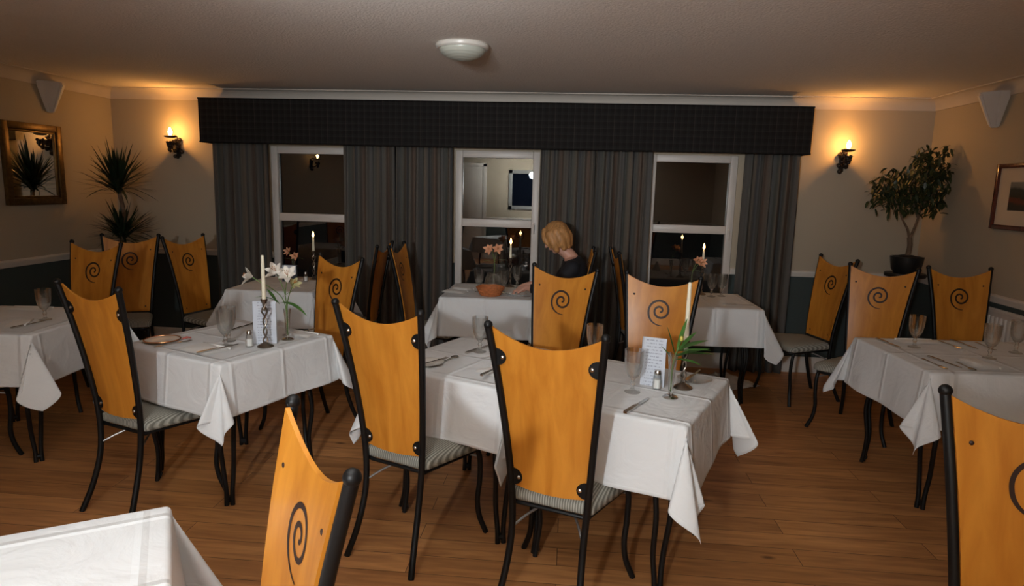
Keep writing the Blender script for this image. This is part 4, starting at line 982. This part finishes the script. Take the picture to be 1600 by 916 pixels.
# --- middle window table
t = thing('bread_basket', 'round terracotta coloured basket on the middle window table', 'basket', (-.605, 4.985, ZTAB))
bm = bmesh.new()
lathe(bm, [(0, 0), (.075, 0), (.085, .01), (.108, .062), (.098, .062), (.078, .014), (0, .010)], 40)
for k in range(4): tube(bm, [((.083+.007*k)*math.cos(2*PI*i/48)*(1+.012*(-1)**i), (.083+.007*k)*math.sin(2*PI*i/48)*(1+.012*(-1)**i), .012+.014*k) for i in range(49)], .005, 6, cap=False)
obj('bowl', bm, 'terracotta', t)
bm = bmesh.new(); tube(bm, [(.106*math.cos(2*PI*i/48), .106*math.sin(2*PI*i/48), .064+.002*math.sin(12*PI*i/48)) for i in range(49)], .008, 8, cap=False); obj('rim', bm, 'terracotta', t)
bm = bmesh.new(); lathe(bm, [(0, 0), (.055, 0), (.072, .03), (.078, .075), (.066, .12), (.052, .14), (.056, .155), (.0535, .155), (.050, .14), (.063, .12), (.075, .075), (.069, .03), (.05, .005), (0, .005)], 28)
single('glass_jar', bm, 'glass', (-.60, 5.17, ZTAB), 0, 'round glass jar behind the terracotta basket', 'jar')
goblet(-.715, 5.13, 'goblet left of the terracotta basket under the middle window'); goblet(-.515, 5.12, 'goblet right of the glass jar under the middle window'); goblet(-.43, 5.42, 'goblet at the back of the middle window table by the candle')
vase(-.63, 5.46, 'bud vase on the table under the middle window', h=.18)
flower((-.63, 5.46, ZTAB+.03), (-.655, 5.44, 1.075), 'pink and peach lilies under the middle window', 'lily', 'peach', [((-.63, 5.46, .97), (.7, -.3, .4), .13, .026, .3), ((-.63, 5.46, .96), (-.7, -.3, .35), .12, .026, .3)], .07, (0, -.9, .4), [(-.675, 5.44, 1.075), (-.60, 5.42, 1.085)], group=LG)
candlestick(-.495, 5.46, 'candlestick on the middle window table', 'burning ivory candle under the middle window', h=.250, ch=.125, lit=True)
napkin(-.90, 5.06, 1.3, 'napkin at the left corner of the middle window table', .20, .11, 15, .016)
napkin(-.86, 5.22, 1.1, 'second napkin behind it on the middle window table', .17, .10, 17, .02)
plate(-.40, 5.06, 'white side plate in front of the woman'); cut('table_fork', (-.46, 4.95), (-.30, 4.97), 'fork lying near the front right corner of the middle window table')
# --- right window table
candlestick(1.108, 5.45, 'candlestick on the right window table', 'burning ivory candle under the right window', h=.245, ch=.14, lit=True)
vase(1.02, 5.43, 'bud vase on the table under the right window', h=.17)
flower((1.02, 5.43, ZTAB+.03), (1.055, 5.41, 1.045), 'peach lily under the right window', 'lily', 'peach', [((1.02, 5.43, .95), (.7, -.3, .3), .10, .022, .3)], .06, (0, -.9, .4), [(1.055, 5.41, 1.045), (1.09, 5.40, 1.03)], group=LG)
goblet(1.175, 5.36, 'goblet left of a pair under the right window'); goblet(1.265, 5.40, 'goblet right of a pair under the right window')
cut('table_knife', (1.20, 5.00), (1.40, 4.985), 'knife lying on the right window table near its corner'); cut('table_fork', (1.00, 5.2), (1.02, 5.38), 'fork beside the vase under the right window')
bm = bmesh.new(); lathe(bm, [(0, .105), (.006, .10), (.022, .06), (.036, .02), (.042, .0), (.038, .0), (.030, .02), (.018, .055), (0, .09)], 9)
for v in bm.verts: v.co.x *= 1+.25*math.sin(v.co.y*90)
single('napkin', bm, 'napkin', (.95, 4.93, ZTAB), .3, 'napkin folded into a cone beside the glare chair, right window table', 'napkin', 'folded white napkins')
# paper or cloth dropped on the floor
bm = bmesh.new(); G = []; nx, ny = 16, 16
for i in range(nx+1):
    r = []
    for j in range(ny+1):
        u, v = i/nx-.5, j/ny-.5; r.append(bm.verts.new((u*.30, v*.42, .006+.05*max(0, noise.noise(Vector((u*5, v*4, 3.1))))+.03*max(0, .5-abs(u+v)*2)*(v > -.1))))
    G.append(r)
for i in range(nx):
    for j in range(ny): bm.faces.new((G[i][j], G[i+1][j], G[i+1][j+1], G[i][j+1]))
o = single('fallen_napkin', bm, 'napkin', (1.415, 5.52, 0), .5, 'white napkin fallen on the floor under the right window table', 'napkin', angle=180)
md = o.modifiers.new('thickness', 'SOLIDIFY'); md.thickness = .004; md.offset = -1

# ------------------------------------------------------------------ the seated woman
def remeshed(name, bm, m, vox, parent, smooth_it=6, fix=None):
    me = bpy.data.meshes.new(name+'_tmp'); bm.to_mesh(me); bm.free(); o = bpy.data.objects.new(name+'_tmp', me); C.objects.link(o)
    r = o.modifiers.new('r', 'REMESH'); r.mode = 'VOXEL'; r.voxel_size = vox; s = o.modifiers.new('s', 'SMOOTH'); s.iterations = smooth_it; s.factor = .5
    dg = bpy.context.evaluated_depsgraph_get(); dg.update(); me2 = bpy.data.meshes.new_from_object(o.evaluated_get(dg)); me2.name = name
    bpy.data.objects.remove(o); bpy.data.meshes.remove(me); me2.materials.clear(); me2.materials.append(M[m])
    me2.polygons.foreach_set('use_smooth', [True]*len(me2.polygons)); q = bpy.data.objects.new(name, me2); C.objects.link(q)
    if parent: q.parent = parent
    return q
def limb(bm, pts, rs, n=6):
    P = spline(pts, n); k = len(pts)-1; R = []
    for i in range(len(P)):
        f = i/n; a = min(int(f), k-1); R.append(rs[a]+(rs[a+1]-rs[a])*(f-a))
    tube(bm, P, R, 14); ball(bm, P[0], R[0], seg=14); ball(bm, P[-1], R[-1], seg=14)
def woman(loc):
    # local frame: faces -x, y to her right side is towards +y ... sits at the origin of the seat
    hip = Vector((-.06, 0, .56)); body = bmesh.new()
    def torso(bm, g):
        for c, r, s in (((-.05, 0, .57), .15, (1, 1.15, .75)), ((-.045, 0, .70), .125, (.9, 1.15, 1)), ((-.025, 0, .84), .13, (.88, 1.25, 1)), ((-.015, 0, .96), .125, (.8, 1.4, .85)), ((-.022, 0, 1.015), .095, (.85, 1.75, .6))):
            ball(bm, c, r+g, *s, seg=20)
    def arms(bm, g, to_wrist=True):
        for s in (-1, 1):
            sh = (-.03, s*.175, .995)
            if s < 0: el, wr = (-.19, -.215, .785), (-.385, -.10, .815)     # near arm, hand on the table
            else: el, wr = (-.17, .22, .78), (-.37, .14, .81)
            limb(bm, [sh, ((sh[0]+el[0])/2-.005, (sh[1]+el[1])/2, (sh[2]+el[2])/2), el], [.052+g, .044+g, .037+g]); limb(bm, [el, ((el[0]+wr[0])/2, (el[1]+wr[1])/2, (el[2]+wr[2])/2+.006), wr], [.037+g, .034+g, .023+g*(1 if not to_wrist else 1)])
    torso(body, 0); arms(body, 0)
    limb(body, [(-.02, 0, 1.01), (-.055, 0, 1.075), (-.125, 0, 1.13)], [.064, .052, .050])
    # head, bowed to the left and down
    hc = Vector((-.168, 0, 1.20)); rot = Matrix.Rotation(-.50, 3, 'Y')
    def hp(x, y, z): return hc+rot @ Vector((x, y, z))
    ball(body, hp(.015, 0, .035), .082, 1.1, .92, 1.0, seg=24, rot=rot); ball(body, hp(-.022, 0, -.025), .062, .95, .92, 1.15, seg=20, rot=rot); ball(body, hp(-.045, 0, -.083), .026, 1, 1.05, .8, seg=12, rot=rot)
    limb(body, [hp(-.075, 0, .025), hp(-.090, 0, .0), hp(-.098, 0, -.018)], [.007, .010, .0115]); ball(body, hp(-.088, .011, -.020), .008, seg=8); ball(body, hp(-.088, -.011, -.020), .008, seg=8)
    for s in (-1, 1):
        ball(body, hp(-.068, s*.030, .022), .014, .6, 1.1, .8, seg=10, rot=rot); ball(body, hp(-.066, s*.03, .042), .014, .7, 1.6, .5, seg=10, rot=rot)
        ball(body, hp(.012, s*.078, .0), .022, .8, .4, 1.3, seg=10, rot=rot); ball(body, hp(-.052, s*.038, -.015), .026, seg=12)
    ball(body, hp(-.080, 0, -.045), .012, .7, 1.7, .5, seg=10, rot=rot); ball(body, hp(-.078, 0, -.054), .012, .7, 1.5, .5, seg=10, rot=rot)
    # legs, seated
    for s in (-1, 1):
        limb(body, [(-.08, s*.09, .555), (-.28, s*.10, .56), (-.44, s*.10, .54)], [.082, .074, .056]); limb(body, [(-.44, s*.10, .53), (-.44, s*.10, .30), (-.41, s*.10, .10)], [.054, .050, .034])
        limb(body, [(-.40, s*.10, .055), (-.48, s*.10, .045), (-.57, s*.105, .03)], [.036, .034, .024])
    # hands: palm, four unequal curled fingers and a thumb from the palm's side
    for s, wr in ((-1, Vector((-.385, -.10, .815))), (1, Vector((-.37, .14, .81)))):
        d = Vector((-.92, -.15*s, -.36)).normalized(); side = Vector((0, 0, 1)).cross(d).normalized(); nrm = d.cross(side)
        if nrm.z < 0: nrm = -nrm
        limb(body, [wr, wr+d*.035, wr+d*.07], [.021, .025, .026])
        for k, L in enumerate((.058, .068, .064, .048)):
            b0 = wr+d*.072+side*(-.027+.018*k); p1 = b0+d*L*.45+nrm*.006; p2 = b0+d*L*.75-nrm*.010; p3 = b0+d*L*.92-nrm*.028
            limb(body, [b0-d*.02, b0, p1, p2, p3], [.010, .0098, .009, .008, .0068], 3)
        th = wr+d*.025+side*(.022 if s < 0 else -.022); sd = side*(1 if s < 0 else -1)
        limb(body, [th, th+sd*.016+d*.022-nrm*.006, th+sd*.018+d*.046-nrm*.016], [.013, .0105, .008], 4)
    b = remeshed('person', body, 'skin', .0055, None, 3)
    b.location = loc; tag(b, 'blonde woman in a black top seated facing left at the middle window table', 'person')
    top = bmesh.new(); torso(top, .012); arms(top, .010)
    tp = remeshed('black_top', top, 'black_cloth', .009, b, 6)
    tag(tp, 'black long-sleeved top with a scooped back neck')
    # trim the sleeves at the wrist and the neckline
    bmx = bmesh.new(); bmx.from_mesh(tp.data)
    kill = [v for v in bmx.verts if (v.co.x < -.358 and v.co.z > .7) or v.co.z > 1.062+.35*(v.co.x+.03) or v.co.z < .52]
    bmesh.ops.delete(bmx, geom=kill, context='VERTS'); bmx.to_mesh(tp.data); bmx.free()
    tr = bmesh.new()
    ball(tr, (-.05, 0, .57), .155, 1, 1.17, .76, seg=18)
    for s in (-1, 1):
        limb(tr, [(-.08, s*.09, .555), (-.28, s*.10, .56), (-.44, s*.10, .54)], [.090, .082, .064]); limb(tr, [(-.44, s*.10, .53), (-.44, s*.10, .30), (-.41, s*.10, .11)], [.063, .060, .046])
    tag(remeshed('trousers', tr, 'dark_cloth', .012, b, 5), 'dark trousers')
    for s in (-1, 1):
        sh = bmesh.new(); limb(sh, [(-.395, s*.10, .045), (-.48, s*.10, .043), (-.585, s*.106, .034)], [.045, .042, .031])
        bmesh.ops.delete(sh, geom=[v for v in sh.verts if v.co.z < .0005], context='VERTS'); tag(remeshed('shoe', sh, 'pot', .008, b, 2), 'dark shoe')
    # bob haircut
    h = bmesh.new()
    ball(h, hp(.022, 0, .045), .098, 1.08, .98, 1.0, seg=26, rot=rot)
    for s in (-1, 1):
        limb(h, [hp(-.02, s*.070, .06), hp(-.025, s*.088, -.01), hp(-.03, s*.086, -.075)], [.040, .036, .022]); limb(h, [hp(.03, s*.065, .05), hp(.035, s*.082, -.02), hp(.03, s*.080, -.085)], [.05, .044, .024])
        limb(h, [hp(-.055, s*.035, .085), hp(-.075, s*.062, .035), hp(-.062, s*.078, -.03)], [.030, .024, .014])
    limb(h, [hp(.06, 0, .05), hp(.085, 0, -.02), hp(.078, 0, -.085)], [.07, .052, .026]); limb(h, [hp(.06, .045, .04), hp(.07, .055, -.02), hp(.062, .05, -.088)], [.06, .046, .024]); limb(h, [hp(.06, -.045, .04), hp(.07, -.055, -.02), hp(.062, -.05, -.088)], [.06, .046, .024])
    limb(h, [hp(-.05, -.03, .105), hp(-.075, 0, .082), hp(-.05, .03, .105)], [.022, .016, .022])
    tag(remeshed('hair', h, 'hair', .006, b, 4), 'blonde chin-length bob hair')
    return b
woman((.06, 5.18, 0))
